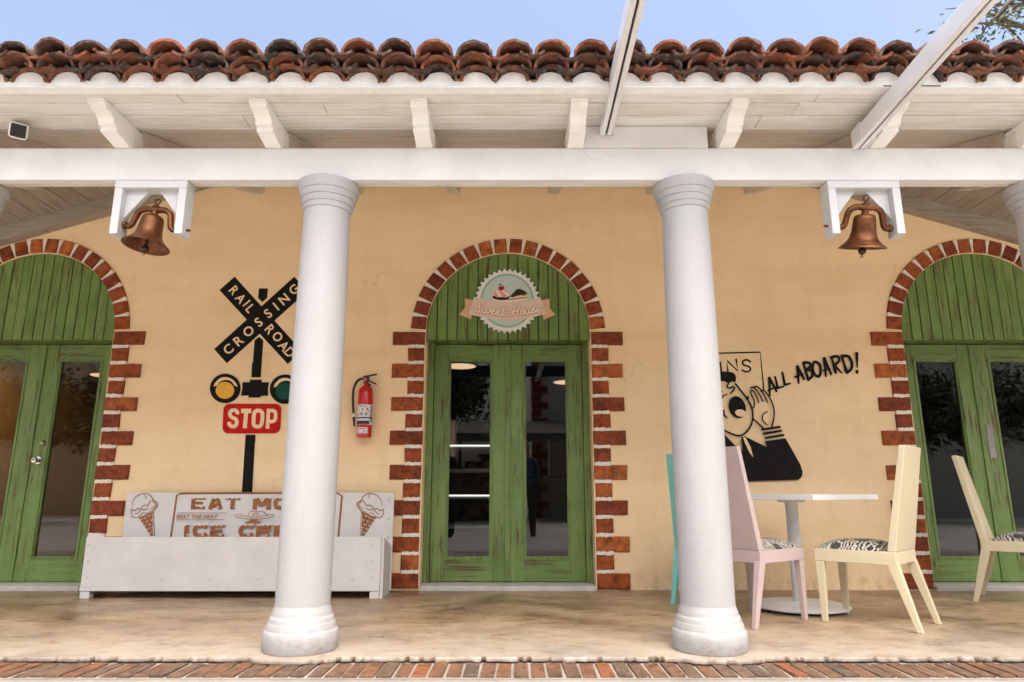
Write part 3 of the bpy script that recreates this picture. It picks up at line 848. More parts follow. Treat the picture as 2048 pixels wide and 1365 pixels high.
# hanging bell frames ------------------------------------------------------------
def bell_frame(xc, label, bx):
    w, d0, d1, zb_ = .205, -2.200, -2.098, 2.19
    t = thing('bell_hanger', label, 'bracket', (xc, -2.15, ZB - .002), 0, 'white wooden bell hangers under the beam')
    zt = ZB - .002
    MB().box(xc - w, xc + w, d0, d1, zt - .045, zt).build('top_bar', M['white'], t, bevel=.003)
    for s_ in (-1, 1):
        MB().box(*sorted((xc + s_ * w, xc + s_ * (w - .045))), d0 + .001, d1 - .001, zb_, zt - .0455).build('post', M['white'], t, bevel=.003)
        tri = [(xc + s_ * (w - .0455), zt - .0455), (xc + s_ * .028, zt - .0455), (xc + s_ * (w - .0455), zt - .215)]
        if s_ > 0: tri = list(reversed(tri))
        MB().prism([tri], d0 + .045, d0 + .078).build('gusset', M['white'], t, bevel=.002)
    return t
def bell(xc, tilt, label, rollx):
    zp = 2.245; yb = -2.149
    t = thing('bell', label, 'bell', (xc, yb, zp), 0, 'copper bells in white frames')
    Rm = Matrix.Translation((xc, yb, zp)) @ Matrix.Rotation(tilt, 4, 'X') @ Matrix.Rotation(rollx, 4, 'Y')
    # yoke: flat S-shaped arms meeting at the crown
    for s_ in (-1, 1):
        path = smoothpts([(.150, .0), (.128, -.004), (.112, .012), (.103, .05), (.090, .092), (.055, .113), (.018, .112), (.0, .110)], 5)
        mb = MB(); w = []
        mb.tube([(s_ * x, 0, z) for x, z in path], [.015 + .004 * (i / len(path)) for i in range(len(path))], 10)
        mb.v = [tuple(Rm @ Vector(q)) for q in mb.v]
        mb.build('yoke_arm', M['copper'], t, smooth=50)
        mb = MB().lathe([(.003, -.008), (.020, -.008), (.024, 0), (.020, .008), (.003, .008)], (0, 0, 0), 16, Matrix.Rotation(R(90), 4, 'Y'))
        mb.v = [tuple(Rm @ (Vector(q) + Vector((s_ * .150, 0, 0)))) for q in mb.v]
        mb.build('pivot', M['copper'], t, smooth=40)
        mb = MB().tube([(s_ * .154, 0, 0), (s_ * .228, 0, 0)], .0075, 8)
        mb.v = [tuple(Rm @ Vector(q)) for q in mb.v]
        mb.build('pivot_bolt', M['copper'], t, smooth=40)
    mb = MB().lathe([(.012, .070), (.022, .073), (.020, .082), (.017, .100), (.018, .122), (.022, .128), (.022, .134), (.010, .142), (.008, .150), (.003, .151)], (0, 0, 0), 20)
    mb.v = [tuple(Rm @ Vector(q)) for q in mb.v]; mb.build('crown', M['copper'], t, smooth=40)
    ring = [(.016 * math.cos(a), 0, .166 + .016 * math.sin(a)) for a in [2 * math.pi * i / 16 for i in range(17)]]
    mb = MB().tube(ring, .0035, 8); mb.v = [tuple(Rm @ Vector(q)) for q in mb.v]; mb.build('ring', M['darkiron'], t, smooth=60)
    out = [(.004, .072), (.044, .070), (.054, .062), (.059, .045), (.062, .010), (.066, -.030), (.075, -.062), (.088, -.082), (.092, -.084), (.098, -.092), (.112, -.104), (.124, -.114), (.126, -.119)]
    inn = [(.122, -.119), (.104, -.106), (.078, -.078), (.062, -.045), (.055, .0), (.050, .05), (.004, .058)]
    mb = MB().lathe(out + inn, (0, 0, 0), 40, cap=False); mb.v = [tuple(Rm @ Vector(q)) for q in mb.v]
    mb.build('bell_body', M['copper'], t, smooth=50)
    cl = MB().tube([(0, 0, .055), (0, 0, -.12)], .006, 8).sphere((0, 0, -.134), .0215, 16)
    cl.v = [tuple(Rm @ Vector(q)) for q in cl.v]; k_ = cl.build('clapper', M['darkiron'], t, smooth=60)
    ring = [(.006 * math.cos(a), 0, -.164 + .009 * math.sin(a)) for a in [2 * math.pi * i / 12 for i in range(13)]]
    mb = MB().tube(ring, .0022, 6); mb.v = [tuple(Rm @ Vector(q)) for q in mb.v]; mb.build('clapper_ring', M['copper'], k_, smooth=60)
bell_frame(-2.060, 'white wooden bell frame under the beam, on the railroad crossing mural side', 0)
bell_frame(2.007, 'white wooden bell frame under the beam, above the chairs and table', 0)
bell(-2.060, R(-5), 'aged copper bell hanging straight, its dark open mouth showing above the bench', R(5))
bell(2.007, R(17), 'shiny copper bell swung back in its frame above the chairs and table', R(2))

# ================================================================== THINGS ON THE WALL
# ---- railroad crossing mural
mur = thing('crossing_mural', 'black painted railroad crossing sign with red stop panel on the cream wall', 'mural', (P(505, 985)[0], 0, P(505, 985)[1]))
pa = Paint(-.0008, lambda x, z: (x, z))
Wp = lambda zx, zy, ox=410, oy=540, k=6.825: P(ox + zx / k, oy + zy / k, 0)
mb = MB()
pa.fn = lambda x, y: Wp(x, y)
pa.poly(mb, [(198, 278), (405, 93), (1325, 1110), (1130, 1288)])
pa.poly(mb, [(125, 1083), (298, 1278), (1400, 292), (1218, 95)])
mb.build('crossbuck', M['black'], mur)
mb = MB(); y = pa.step() - .0008
sc_ = (P(520, 640)[0] - P(519, 640)[0]) / 6.825
for ch, x_, y_ in zip('RAIL', (400, 490, 568, 620), (283, 392, 458, 532)): glyph(mb, ch, Wp(x_, y_), 128 * sc_, ang=R(-47), y=y, sx=.95)
for ch, x_, y_ in zip('ROAD', (890, 992, 1078, 1158), (815, 915, 1040, 1128)): glyph(mb, ch, Wp(x_, y_), 130 * sc_, ang=R(-47), y=y, sx=.95)
for ch, x_, y_ in zip('CROSSING', (320, 460, 595, 733, 862, 970, 1080, 1215), (1085, 968, 840, 716, 598, 502, 402, 272)): glyph(mb, ch, Wp(x_, y_), 138 * sc_, ang=R(42), y=y - .0001, sx=.95)
mb.build('lettering', M['wall'], mur)
mb = MB()
pa.poly(mb, [(738, 255), (860, 255), (850, 385), (783, 443), (725, 385)])
mb.build('post', M['black'], mur); mb = MB()
pa.poly(mb, [(742, 915), (798, 970), (763, 1470), (640, 1470), (678, 965)])
W9 = lambda zx, zy: P(410 + zx / 9.1, 730 + zy / 9.1, 0)
pa.fn = W9
pa.poly(mb, [(858, -40), (1026, -40), (1010, 218), (845, 218)])
mb.build('post', M['black'], mur); mb = MB()
pa.poly(mb, [(820, 272), (1038, 272), (1035, 318), (1170, 320), (1148, 430), (1152, 565), (1018, 570), (1015, 598), (792, 598), (795, 562), (655, 562), (682, 440), (682, 320), (818, 316)])
mb.build('lamp_bracket', M['black'], mur); mb = MB()
pa.poly(mb, [(750, 1290), (925, 1293), (918, 1400), (740, 1400)])
pa.fn = lambda x, y: P(x, y)
pa.poly(mb, [(491.5, 870), (511, 870), (504, 1000), (483, 1000)])
mb.build('post', M['black'], mur)
pa.fn = W9
def oval(cx, cy, rx, ry, rot=0, n=36):
    return [(cx + rx * math.cos(t) * math.cos(rot) - ry * math.sin(t) * math.sin(rot), cy + rx * math.cos(t) * math.sin(rot) + ry * math.sin(t) * math.cos(rot)) for t in [2 * math.pi * i / n for i in range(n)]]
for cx_, cy_, mt in ((372, 432, M['amber']), (1462, 447, M['dgreen'])):
    mb = MB(); pa.poly(mb, oval(cx_, cy_, 280, 268, -.05)); lampo = mb.build('lamp_disc', M['black'], mur)
    mb = MB(); cres = [(cx_ - 212, cy_ - 30)] + smoothpts([(cx_ - 190, cy_ - 95), (cx_ - 95, cy_ - 185), (cx_ + 20, cy_ - 205), (cx_ + 130, cy_ - 165), (cx_ + 205, cy_ - 85)], 5) + [(cx_ + 225, cy_ - 25)] + smoothpts([(cx_ + 170, cy_ - 52), (cx_ + 105, cy_ - 130), (cx_ + 15, cy_ - 155), (cx_ - 85, cy_ - 125), (cx_ - 150, cy_ - 55)], 5)
    pa.poly(mb, cres); mb.build('crescent', M['wall'], lampo)
    mb = MB(); pa.poly(mb, oval(cx_ - 5, cy_ + 35, 168, 155)); mb.build('lens', mt, lampo)
def rrect(x0, y0, x1, y1, r, sh=0, n=6):
    l = []
    for cx_, cy_, a0 in ((x1 - r, y0 + r, -90), (x1 - r, y1 - r, 0), (x0 + r, y1 - r, 90), (x0 + r, y0 + r, 180)):
        for i in range(n + 1):
            a = R(a0 + 90 * i / n); yy = cy_ + r * math.sin(a); l.append((cx_ + r * math.cos(a) + sh * (yy - y0) / (y1 - y0), yy))
    return l
mb = MB(); pa.poly(mb, rrect(345, 712, 1398, 1252, 110, -24)); stp = mb.build('stop_panel', M['red'], mur)
mb = MB()
pa.line(mb, [(592, 905), (594, 862), (562, 832), (500, 832), (464, 870), (462, 920), (495, 957), (555, 985), (582, 1020), (578, 1085), (545, 1122), (490, 1122), (452, 1090), (446, 1042)], 68, smooth=4, cap=False)
pa.line(mb, [(663, 843), (848, 843)], 82, cap=False); pa.line(mb, [(757, 843), (731, 1158)], 72, cap=False)
pa.line(mb, [(972, 835), (1035, 855), (1052, 920), (1040, 1060), (1010, 1115), (952, 1128), (900, 1105), (890, 1050), (900, 900), (925, 852)], 70, closed=True, smooth=4)
pa.line(mb, [(1163, 803), (1142, 1165)], 66, cap=False)
pa.line(mb, [(1165, 838), (1245, 838), (1286, 870), (1290, 960), (1270, 1015), (1220, 1035), (1155, 1035)], 66, smooth=4, cap=False)
mb.build('stop_lettering', M['wall'], stp)

# ---- shouting man mural
man = thing('shouting_man_mural', 'black painted mural of a shouting man with cupped hand and train lettering', 'mural', (P(1500, 965)[0], 0, P(1500, 965)[1]))
W4 = lambda zx, zy: P(1320 + zx / 4.707, 690 + zy / 4.707, 0)
pa = Paint(-.0008, W4)
mb = MB()
pa.line(mb, [(976, 418), (943, 70), (78, 92), (112, 480)], 15)
mb.build('sign_outline', M['black'], man)
mb = MB()
pa.line(mb, [(566, 165), (577, 248)], 17); pa.line(mb, [(637, 243), (632, 150), (733, 248), (716, 138)], 17)
pa.line(mb, [(850, 160), (815, 142), (778, 158), (785, 188), (838, 208), (850, 235), (818, 256), (772, 240)], 17, smooth=4)
pa.line(mb, [(440, 256), (478, 158), (522, 253)], 17); pa.line(mb, [(455, 222), (508, 220)], 14)
pa.line(mb, [(340, 262), (336, 162), (378, 160), (390, 190), (375, 212), (342, 214)], 17); pa.line(mb, [(362, 214), (398, 260)], 17)
pa.line(mb, [(225, 172), (300, 168)], 17); pa.line(mb, [(262, 170), (268, 266)], 17)
mb.build('sign_lettering', M['black'], man)
mb = MB()
B_ = lambda pts, w=(26, 20): pa.line(mb, pts, list(w))
B_([(1032, 478), (1028, 315)], (16, 30)); B_([(1028, 315), (1095, 438)], (26, 22)); B_([(1018, 432), (1088, 398)], (20, 14))
B_([(1082, 302), (1105, 408)], (18, 26)); B_([(1105, 408), (1160, 395)], (24, 16)); B_([(1150, 262), (1172, 378)], (18, 26)); B_([(1172, 378), (1222, 366)], (24, 16))
B_([(1302, 362), (1292, 208)], (18, 32)); B_([(1292, 208), (1352, 325)], (28, 22)); B_([(1268, 306), (1345, 276)], (20, 14))
B_([(1345, 172), (1392, 332)], (22, 28)); pa.line(mb, [(1345, 172), (1400, 172), (1412, 205), (1365, 240)], 26, smooth=3); pa.line(mb, [(1365, 240), (1420, 245), (1428, 295), (1392, 330)], 28, smooth=3)
pa.line(mb, [(1448, 165), (1495, 185), (1508, 250), (1490, 300), (1450, 280), (1432, 220)], 27, closed=True, smooth=4)
B_([(1556, 300), (1542, 132)], (18, 32)); B_([(1542, 132), (1606, 280)], (28, 22)); B_([(1535, 245), (1595, 226)], (20, 14))
B_([(1610, 122), (1648, 262)], (22, 28)); pa.line(mb, [(1605, 122), (1665, 112), (1680, 155), (1630, 198)], 26, smooth=3); B_([(1640, 200), (1705, 268)], (28, 12))
B_([(1705, 108), (1752, 262)], (22, 28)); pa.line(mb, [(1705, 108), (1770, 115), (1800, 180), (1790, 235), (1752, 264)], 28, smooth=3)
B_([(1845, 85), (1850, 215)], (32, 12)); pa.poly(mb, oval(1848, 258, 14, 20, .1, 12))
mb.build('speech_lettering', M['black'], man)
mb = MB()
pa.poly(mb, smoothpts([(400, 330), (440, 285), (520, 262), (610, 255), (680, 264), (708, 300), (704, 352), (672, 350), (630, 362), (600, 345), (540, 352), (450, 366)], 3, True))
pa.line(mb, [(645, 358), (628, 392), (645, 412), (688, 398), (694, 422), (658, 460)], 15, smooth=4)
pa.line(mb, [(705, 370), (760, 440), (820, 520), (858, 600), (868, 690), (838, 785), (758, 856), (660, 836), (560, 780), (490, 700), (462, 590), (455, 470), (430, 370)], 17, smooth=4)
pa.poly(mb, oval(818, 505, 15, 22, .3, 14))
pa.poly(mb, oval(722, 590, 78, 106, -.30))
pa.line(mb, [(578, 505), (595, 482), (624, 470)], 12, smooth=3); pa.line(mb, [(590, 625), (600, 665), (626, 690)], [24, 12], smooth=3)
pa.line(mb, [(505, 520), (520, 495), (545, 488)], 12, smooth=3); pa.line(mb, [(500, 440), (540, 430), (578, 440)], 12, smooth=3)
mb.build('head', M['black'], man)
mb = MB(); pa.poly(mb, oval(752, 645, 52, 33, .15)); mb.build('tongue', M['wall'], man)
mb = MB()
pa.line(mb, [(868, 600), (882, 572), (876, 520), (852, 470), (846, 440), (862, 432), (885, 455), (905, 500), (922, 546)], 13, smooth=4)
pa.line(mb, [(848, 412), (868, 402), (895, 425), (930, 475), (962, 534)], 13, smooth=4); pa.line(mb, [(880, 402), (905, 396), (945, 430), (980, 490), (1004, 545)], 13, smooth=4)
pa.line(mb, [(945, 440), (965, 432), (1000, 465), (1042, 535), (1066, 620), (1062, 700), (1045, 772)], 14, smooth=4)
pa.line(mb, [(1002, 633), (965, 655), (955, 695), (970, 730), (1000, 754)], 12, smooth=4); pa.line(mb, [(872, 702), (962, 785)], 15)
mb.build('cupped_hand', M['black'], man)
mb = MB()
for q in ([(940, 792), (1120, 764), (1132, 784), (950, 812)], [(955, 830), (1135, 800), (1146, 820), (965, 852)], [(970, 872), (1155, 840), (1164, 860), (980, 890)]): pa.poly(mb, q)
mb.build('cuff', M['black'], man)
mb = MB()
pa.poly(mb, [(788, 862), (998, 966), (980, 908), (1172, 882), (1240, 1000), (1312, 1130), (1334, 1200), (1326, 1242), (1296, 1272), (800, 1286), (420, 1292), (360, 1240), (440, 1010), (560, 850), (600, 846), (700, 950), (770, 1006), (758, 868)])
mb.build('coat', M['black'], man)
mb = MB(); pa.poly(mb, [(772, 866), (800, 880), (846, 970), (868, 1060), (832, 1012), (792, 925)]); mb.build('tie', M['wall'], man)
# ---- sweet shop sign on the middle tympanum
SY = .006
sg = thing('shop_sign', 'round scalloped mint cake shop sign with peach ribbon on green boards', 'sign', (P(1016, 600)[0], SY, P(1016, 660)[1]))
W8 = lambda zx, zy: P(900 + zx / 8.03, 520 + zy / 8.03, SY - .01)
cxs, czs = W8(918, 658); kx = (W8(1018, 658)[0] - cxs) / 100; kz = (czs - W8(918, 758)[1]) / 100
mb = MB(); loop = []
for i in range(36):
    a0 = 2 * math.pi * i / 36
    for t, rr in ((-.42, 1.0), (-.30, .955), (-.12, .925), (.12, .925), (.30, .955), (.42, 1.0)):
        a = a0 + t * 2 * math.pi / 36; loop.append((cxs + 522 * kx * rr * math.cos(a), czs + 522 * kz * rr * math.sin(a)))
mb.prism([loop], SY - .010, SY); mb.build('badge', M['sgn2'], sg)
pa = Paint(SY - .0105, W8)
mb = MB(); pa.poly(mb, oval(918, 658, 452, 455, 0, 60)); mb.build('rim', M['creamp'], sg)
mb = MB(); pa.poly(mb, oval(918, 658, 432, 435, 0, 60)); mb.build('ring', M['sgn3'], sg)
mb = MB(); pa.poly(mb, oval(918, 658, 396, 400, 0, 60)); mb.build('field', M['sgn1'], sg)
cup = MB(); pa.poly(cup, smoothpts([(700, 555), (712, 500), (790, 480), (860, 480), (930, 505), (945, 545), (935, 590), (820, 600), (715, 585)], 4, True)); cup.build('frosting', M['creamp'], sg)
mb = MB()
for q in ([(705, 545), (730, 500), (760, 560), (775, 600), (720, 590)], [(775, 490), (820, 500), (905, 570), (890, 600), (850, 600), (800, 540)], [(860, 485), (920, 505), (948, 545), (900, 520)]): pa.poly(mb, smoothpts(q, 3, True))
mb.build('frosting_swirl', M['pinkp'], sg)
mb = MB(); pa.poly(mb, smoothpts([(778, 450), (790, 425), (820, 430), (855, 422), (870, 450), (855, 488), (820, 496), (790, 482)], 3, True)); mb.build('cherry', M['cherry'], sg)
mb = MB(); pa.poly(mb, smoothpts([(775, 400), (800, 386), (832, 392), (805, 408)], 3, True)); pa.line(mb, [(828, 392), (822, 425)], 6); mb.build('cherry_leaf', M['leafp'], sg)
mb = MB(); pa.poly(mb, [(685, 590), (700, 580), (760, 605), (830, 600), (890, 610), (955, 590), (948, 640), (880, 650), (780, 650), (690, 625)]); mb.build('chocolate_band', M['choco'], sg)
mb = MB(); pa.poly(mb, [(690, 628), (780, 652), (880, 652), (945, 642), (940, 680), (690, 690)]); mb.build('paper_cup', M['creamp'], sg)
mb = MB(); pa.poly(mb, [(950, 600), (1240, 545), (1240, 600), (950, 636)]); mb.build('sponge', M['sponge'], sg)
mb = MB(); pa.poly(mb, [(950, 620), (1240, 585), (1240, 640), (950, 690)]); mb.build('cream_layer', M['creamp'], sg)
mb = MB(); pa.poly(mb, [(950, 636), (1238, 600), (1238, 615), (950, 650)]); pa.poly(mb, smoothpts([(955, 600), (1020, 535), (1085, 472), (1160, 485), (1225, 525), (1240, 552), (1200, 560), (1185, 585), (1160, 568), (1060, 585), (1025, 600), (1015, 632), (1005, 600)], 3, True)); mb.build('chocolate_glaze', M['choco'], sg)
mb = MB(); pa.fn = W8
for q in ([(240, 618), (390, 652), (360, 890), (335, 955), (148, 880), (240, 772)], [(1602, 622), (1455, 658), (1480, 880), (1505, 962), (1695, 886), (1600, 775)]):
    mb.prism([[W8(*p) for p in q]], SY - .013, SY - .001)
mb.build('ribbon_tail', M['ribbon2'], sg)
topc = smoothpts([(388, 602), (650, 660), (918, 675), (1190, 660), (1452, 604)], 6); botc = smoothpts([(1545, 868), (1240, 945), (918, 975), (600, 945), (300, 872)], 6)
mb = MB().prism([[W8(*p) for p in topc + botc]], SY - .018, SY - .0135); mb.build('ribbon', M['ribbon'], sg)
strokes = [[(548, 722), (520, 690), (482, 700), (468, 745), (482, 790), (476, 832), (445, 848), (412, 828), (405, 788)],
 [(522, 785), (520, 830), (540, 865), (572, 845), (582, 798), (582, 840), (605, 870), (638, 838), (642, 795), (662, 802)],
 [(670, 850), (705, 838), (708, 805), (682, 806), (668, 840), (685, 886), (720, 882), (748, 862)],
 [(758, 866), (795, 848), (795, 815), (768, 820), (757, 860), (775, 902), (810, 895), (838, 872)],
 [(872, 772), (852, 830), (852, 888), (875, 910), (906, 896)], [(832, 826), (908, 816)],
 [(1062, 752), (1040, 772), (1025, 830), (1008, 885), (985, 906), (964, 885), (985, 850), (1030, 838), (1085, 828)], [(1112, 748), (1095, 820), (1086, 868), (1106, 886)],
 [(1160, 815), (1185, 840), (1172, 885), (1142, 885), (1132, 850), (1160, 815), (1200, 825)], [(1214, 822), (1208, 862), (1228, 886), (1256, 858), (1266, 808), (1264, 855), (1288, 872)],
 [(1295, 862), (1328, 805), (1345, 758), (1346, 800), (1360, 838), (1338, 862), (1312, 850)],
 [(1378, 832), (1440, 802), (1456, 758), (1422, 750), (1396, 800), (1406, 845), (1446, 846), (1486, 802)]]
pa = Paint(SY - .0185, W8)
mb = MB()
for s_ in strokes: pa.line(mb, s_, 40, smooth=4)
mb.build('lettering_outline', M['rust'], sg)
mb = MB()
for s_ in strokes: pa.line(mb, s_, 25, smooth=4)
mb.build('lettering', M['creamp'], sg)

# ---- fire extinguisher
EX, EZ0 = P(727.5, 876, -.09); EZ1 = P(730, 772, -.09)[1]; er = .062; EY = -.085
ex = thing('fire_extinguisher', 'red fire extinguisher with black hose hung on the cream wall', 'fire extinguisher', (EX, EY, EZ0))
H = EZ1 - EZ0
MB().lathe([(.05, 0), (er - .003, .002), (er, .012), (er, H - .055), (er - .006, H - .030), (er - .022, H - .010), (.022, H), (.018, H + .025), (.003, H + .026)], (EX, EY, EZ0), 40).build('cylinder', M['fire'], ex, smooth=40)
def wrap(mb, z0, z1, a0, a1, rad, n=16):
    v = []; f = []
    for i in range(n + 1):
        a = R(a0 + (a1 - a0) * i / n); v += [(EX + rad * math.sin(a), EY - rad * math.cos(a), z0), (EX + rad * math.sin(a), EY - rad * math.cos(a), z1)]
    for i in range(n): f.append((2 * i, 2 * i + 1, 2 * i + 3, 2 * i + 2))
    mb.add(v, f)
zz = lambda py: P(727, py, -.15)[1]
mb = MB(); wrap(mb, zz(849), zz(809), -88, 92, er + .0008); lb = mb.build('label', M['label'], ex, smooth=60)
mb = MB(); wrap(mb, zz(848.5), zz(841.5), -66, 48, er + .0014); mb.build('label_bar', M['blackp'], lb, smooth=60)
mb = MB()
for a0, a1, z0, z1 in ((-44, 22, 813.5, 811.5), (-50, -36, 831, 826), (-26, -4, 831, 825), (10, 30, 831, 825), (56, 88, 845, 811)): wrap(mb, zz(z0), zz(z1), a0, a1, er + .0013, 6)
mb.build('label_print', M['labelt'], lb, smooth=60)
mb = MB()
for a0, a1, z0, z1 in ((-46, -36, 822, 818), (-12, -2, 822, 816), (20, 32, 820, 815), (30, 40, 824, 820)): wrap(mb, zz(z0), zz(z1), a0, a1, er + .0013, 4)
mb.build('label_print', M['redprint'], lb, smooth=60)
mb = MB(); wrap(mb, zz(867.5), zz(855), -66, 36, er + .0008); lb2 = mb.build('inspection_sticker', M['label'], ex, smooth=60)
mb = MB(); wrap(mb, zz(858.5), zz(857), -52, 22, er + .0014, 6); wrap(mb, zz(866.8), zz(866), -60, 26, er + .0014, 6); wrap(mb, zz(864), zz(861), -58, -46, er + .0014, 4); wrap(mb, zz(864), zz(861), 6, 18, er + .0014, 4); mb.build('sticker_print', M['redprint'], lb2, smooth=60)
mb = MB(); wrap(mb, zz(837), zz(834.5), -92, 92, er + .0035); mb.build('strap', M['slot'], ex, smooth=60)
zt = EZ0 + H
MB().lathe([(.003, 0), (.021, 0), (.023, .012), (.023, .040), (.016, .052), (.003, .053)], (EX - .004, EY, zt + .018), 16).box(EX - .016, EX + .024, EY - .014, EY + .014, zt + .035, zt + .075).build('valve', M['blackp'], ex, smooth=40)
MB().hexa([(EX - .03, EY - .014, zt + .070), (EX + .085, EY - .014, zt + .092), (EX + .085, EY + .014, zt + .092), (EX - .03, EY + .014, zt + .070)], [(EX - .03, EY - .014, zt + .082), (EX + .085, EY - .014, zt + .104), (EX + .085, EY + .014, zt + .104), (EX - .03, EY + .014, zt + .082)]).build('lever', M['blackp'], ex, bevel=.003)
MB().hexa([(EX + .01, EY - .012, zt + .042), (EX + .088, EY - .012, zt + .006), (EX + .088, EY + .012, zt + .006), (EX + .01, EY + .012, zt + .042)], [(EX + .01, EY - .012, zt + .056), (EX + .088, EY - .012, zt + .018), (EX + .088, EY + .012, zt + .018), (EX + .01, EY + .012, zt + .056)]).build('carry_handle', M['blackp'], ex, bevel=.003)
hp = [(-.02, .055), (-.055, .058), (-.085, .030), (-.104, -.02), (-.108, -.09), (-.104, -.16), (-.096, -.235)]
MB().tube([(EX + x, EY, zt + z) for x, z in smoothpts(hp, 5)], .0105, 10).build('hose', M['blackp'], ex, smooth=60)
MB().tube([(EX - .096, EY, zt - .235), (EX - .092, EY, zt - .262)], .0125, 10).build('hose_ferrule', M['label'], ex, smooth=60)
MB().tube([(EX - .092, EY, zt - .262), (EX - .084, EY, zt - .345)], [.0125, .007], 10).build('nozzle', M['blackp'], ex, smooth=60)
MB().lathe([(.003, 0), (.017, 0), (.017, .008), (.003, .009)], (EX - .008, EY - .016, zt + .050), 14, Matrix.Rotation(R(90), 4, 'X')).build('gauge', M['redprint'], ex, smooth=40)
MB().tube([(EX - .010, EY - .016, zt + .085), (EX - .022, EY - .012, zt + .150)], .0018, 5).build('pull_pin', M['chrome'], ex)
MB().box(EX - .02, EX + .02, EY + er - .004, -.0005, zt - .06, zt + .03).build('wall_hook', M['blackp'], ex)

# ---- security camera under the eave
CXc, CZc = P(37, 262, -2.27)
sc = thing('security_camera', 'white security camera with black face under the eave boards', 'camera', (CXc, -2.27, CZc))
Mc = Matrix.Translation((CXc, -2.27, CZc)) @ Matrix.Rotation(R(36), 4, 'Z') @ Matrix.Rotation(R(26), 4, 'X')
b = MB().box(-.045, .045, -.03, .14, -.045, .045, Mc); b.build('housing', M['bracket'], sc, bevel=.018, seg=4)
b = MB().box(-.037, .037, -.033, -.020, -.037, .037, Mc); b.build('face', M['slot'], sc, bevel=.012, seg=3)
mb = MB().lathe([(.002, 0), (.015, 0), (.017, .004), (.002, .0045)], (0, 0, 0), 16, Matrix.Rotation(R(90), 4, 'X')); mb.v = [tuple(Mc @ (Vector(q) + Vector((0, -.034, 0)))) for q in mb.v]; mb.build('lens', M['slot'], sc, smooth=40)
MB().tube([Mc @ Vector((0, .10, .03)), Mc @ Vector((-.03, .12, .05)), (CXc - .06, -2.20, ZS - .002)], .014, 10).build('arm', M['white'], sc, smooth=50)

# ---- bench
bx0_, bx1_ = -3.205, -.985; FY = -.47; BY = -.145
bn = thing('bench', 'cream white wooden bench with carved brown ice cream lettering on its back', 'bench', ((bx0_ + bx1_) / 2, -.3, 0))
zf = P(460, 1074.5, FY)[1]; ztb = P(460, 985.5, BY)[1]; zb0 = P(460, 1183, FY)[1]
bl, br = P(255, 985, BY)[0], P(788.5, 985, BY)[0]
MB().box(bl, br, BY, BY + .022, .015, ztb).build('backrest', M['bench'], bn, bevel=.004)
MB().box(bx0_, bx1_, FY, FY + .02, zb0 + .028, zf).build('front_panel', M['bench'], bn, bevel=.003)
MB().box(bx0_ - .003, bx1_ - .001, FY - .004, FY + .02, zb0, zb0 + .0275).build('base_moulding', M['bench'], bn, bevel=.004)
zr = zf - .085
for xx, top_ in ((bx0_, 0), (bx1_, 1)):
    xa, xb = (xx, xx + .02) if not top_ else (xx - .0005, xx + .0215)
    MB().xprism([(FY + .0205, .0), (BY - .001, .0), (BY - .001, zr), (FY + .0205, zf - .004)], xa, xb).build('side_panel', M['bench'], bn)
MB().hexa([(bx0_ + .022, FY + .021, zf - .03), (bx1_ - .022, FY + .021, zf - .03), (bx1_ - .022, BY - .001, zr - .03), (bx0_ + .022, BY - .001, zr - .03)], [(bx0_ + .022, FY + .021, zf - .006), (bx1_ - .022, FY + .021, zf - .006), (bx1_ - .022, BY - .001, zr - .006), (bx0_ + .022, BY - .001, zr - .006)]).build('seat', M['bench'], bn)
for xx, s_ in ((bx0_ + .002, 1), (bx1_ - .002, -1)):
    MB().box(*sorted((xx, xx + s_ * .07)), FY + .004, FY + .07, 0, zb0 - .001).build('foot', M['bench'], bn, bevel=.004)
rv = mesh_of(MB().sphere((0, 0, 0), .011, 12, (1, .55, 1)), M['bench'])
for p in rv.polygons: p.use_smooth = True
for px in (325, 420, 515, 610, 705): inst('rivet', rv, None, (P(px, 1156, FY)[0], FY, P(px, 1158, FY)[1]))
for px in (176, 743):
    for py in (1090, 1122, 1154): inst('rivet', rv, None, (P(px - (py - 1090) * (.03 if px < 400 else -.0), py, FY)[0], FY, P(px, py, FY)[1]))
for px, pys in ((262, (1000, 1035)), (777, (1000, 1038, 1074))):
    for py in pys: inst('rivet', rv, None, (P(px, py, BY)[0], BY, P(px, py, BY)[1]))
for o in list(COL.objects):
    if o.name.startswith('rivet') and o.parent is None: adopt(o, bn)
W6 = lambda zx, zy: P(230 + zx / 6.023, 970 + zy / 6.023, BY)
pa = Paint(BY - .0006, W6)
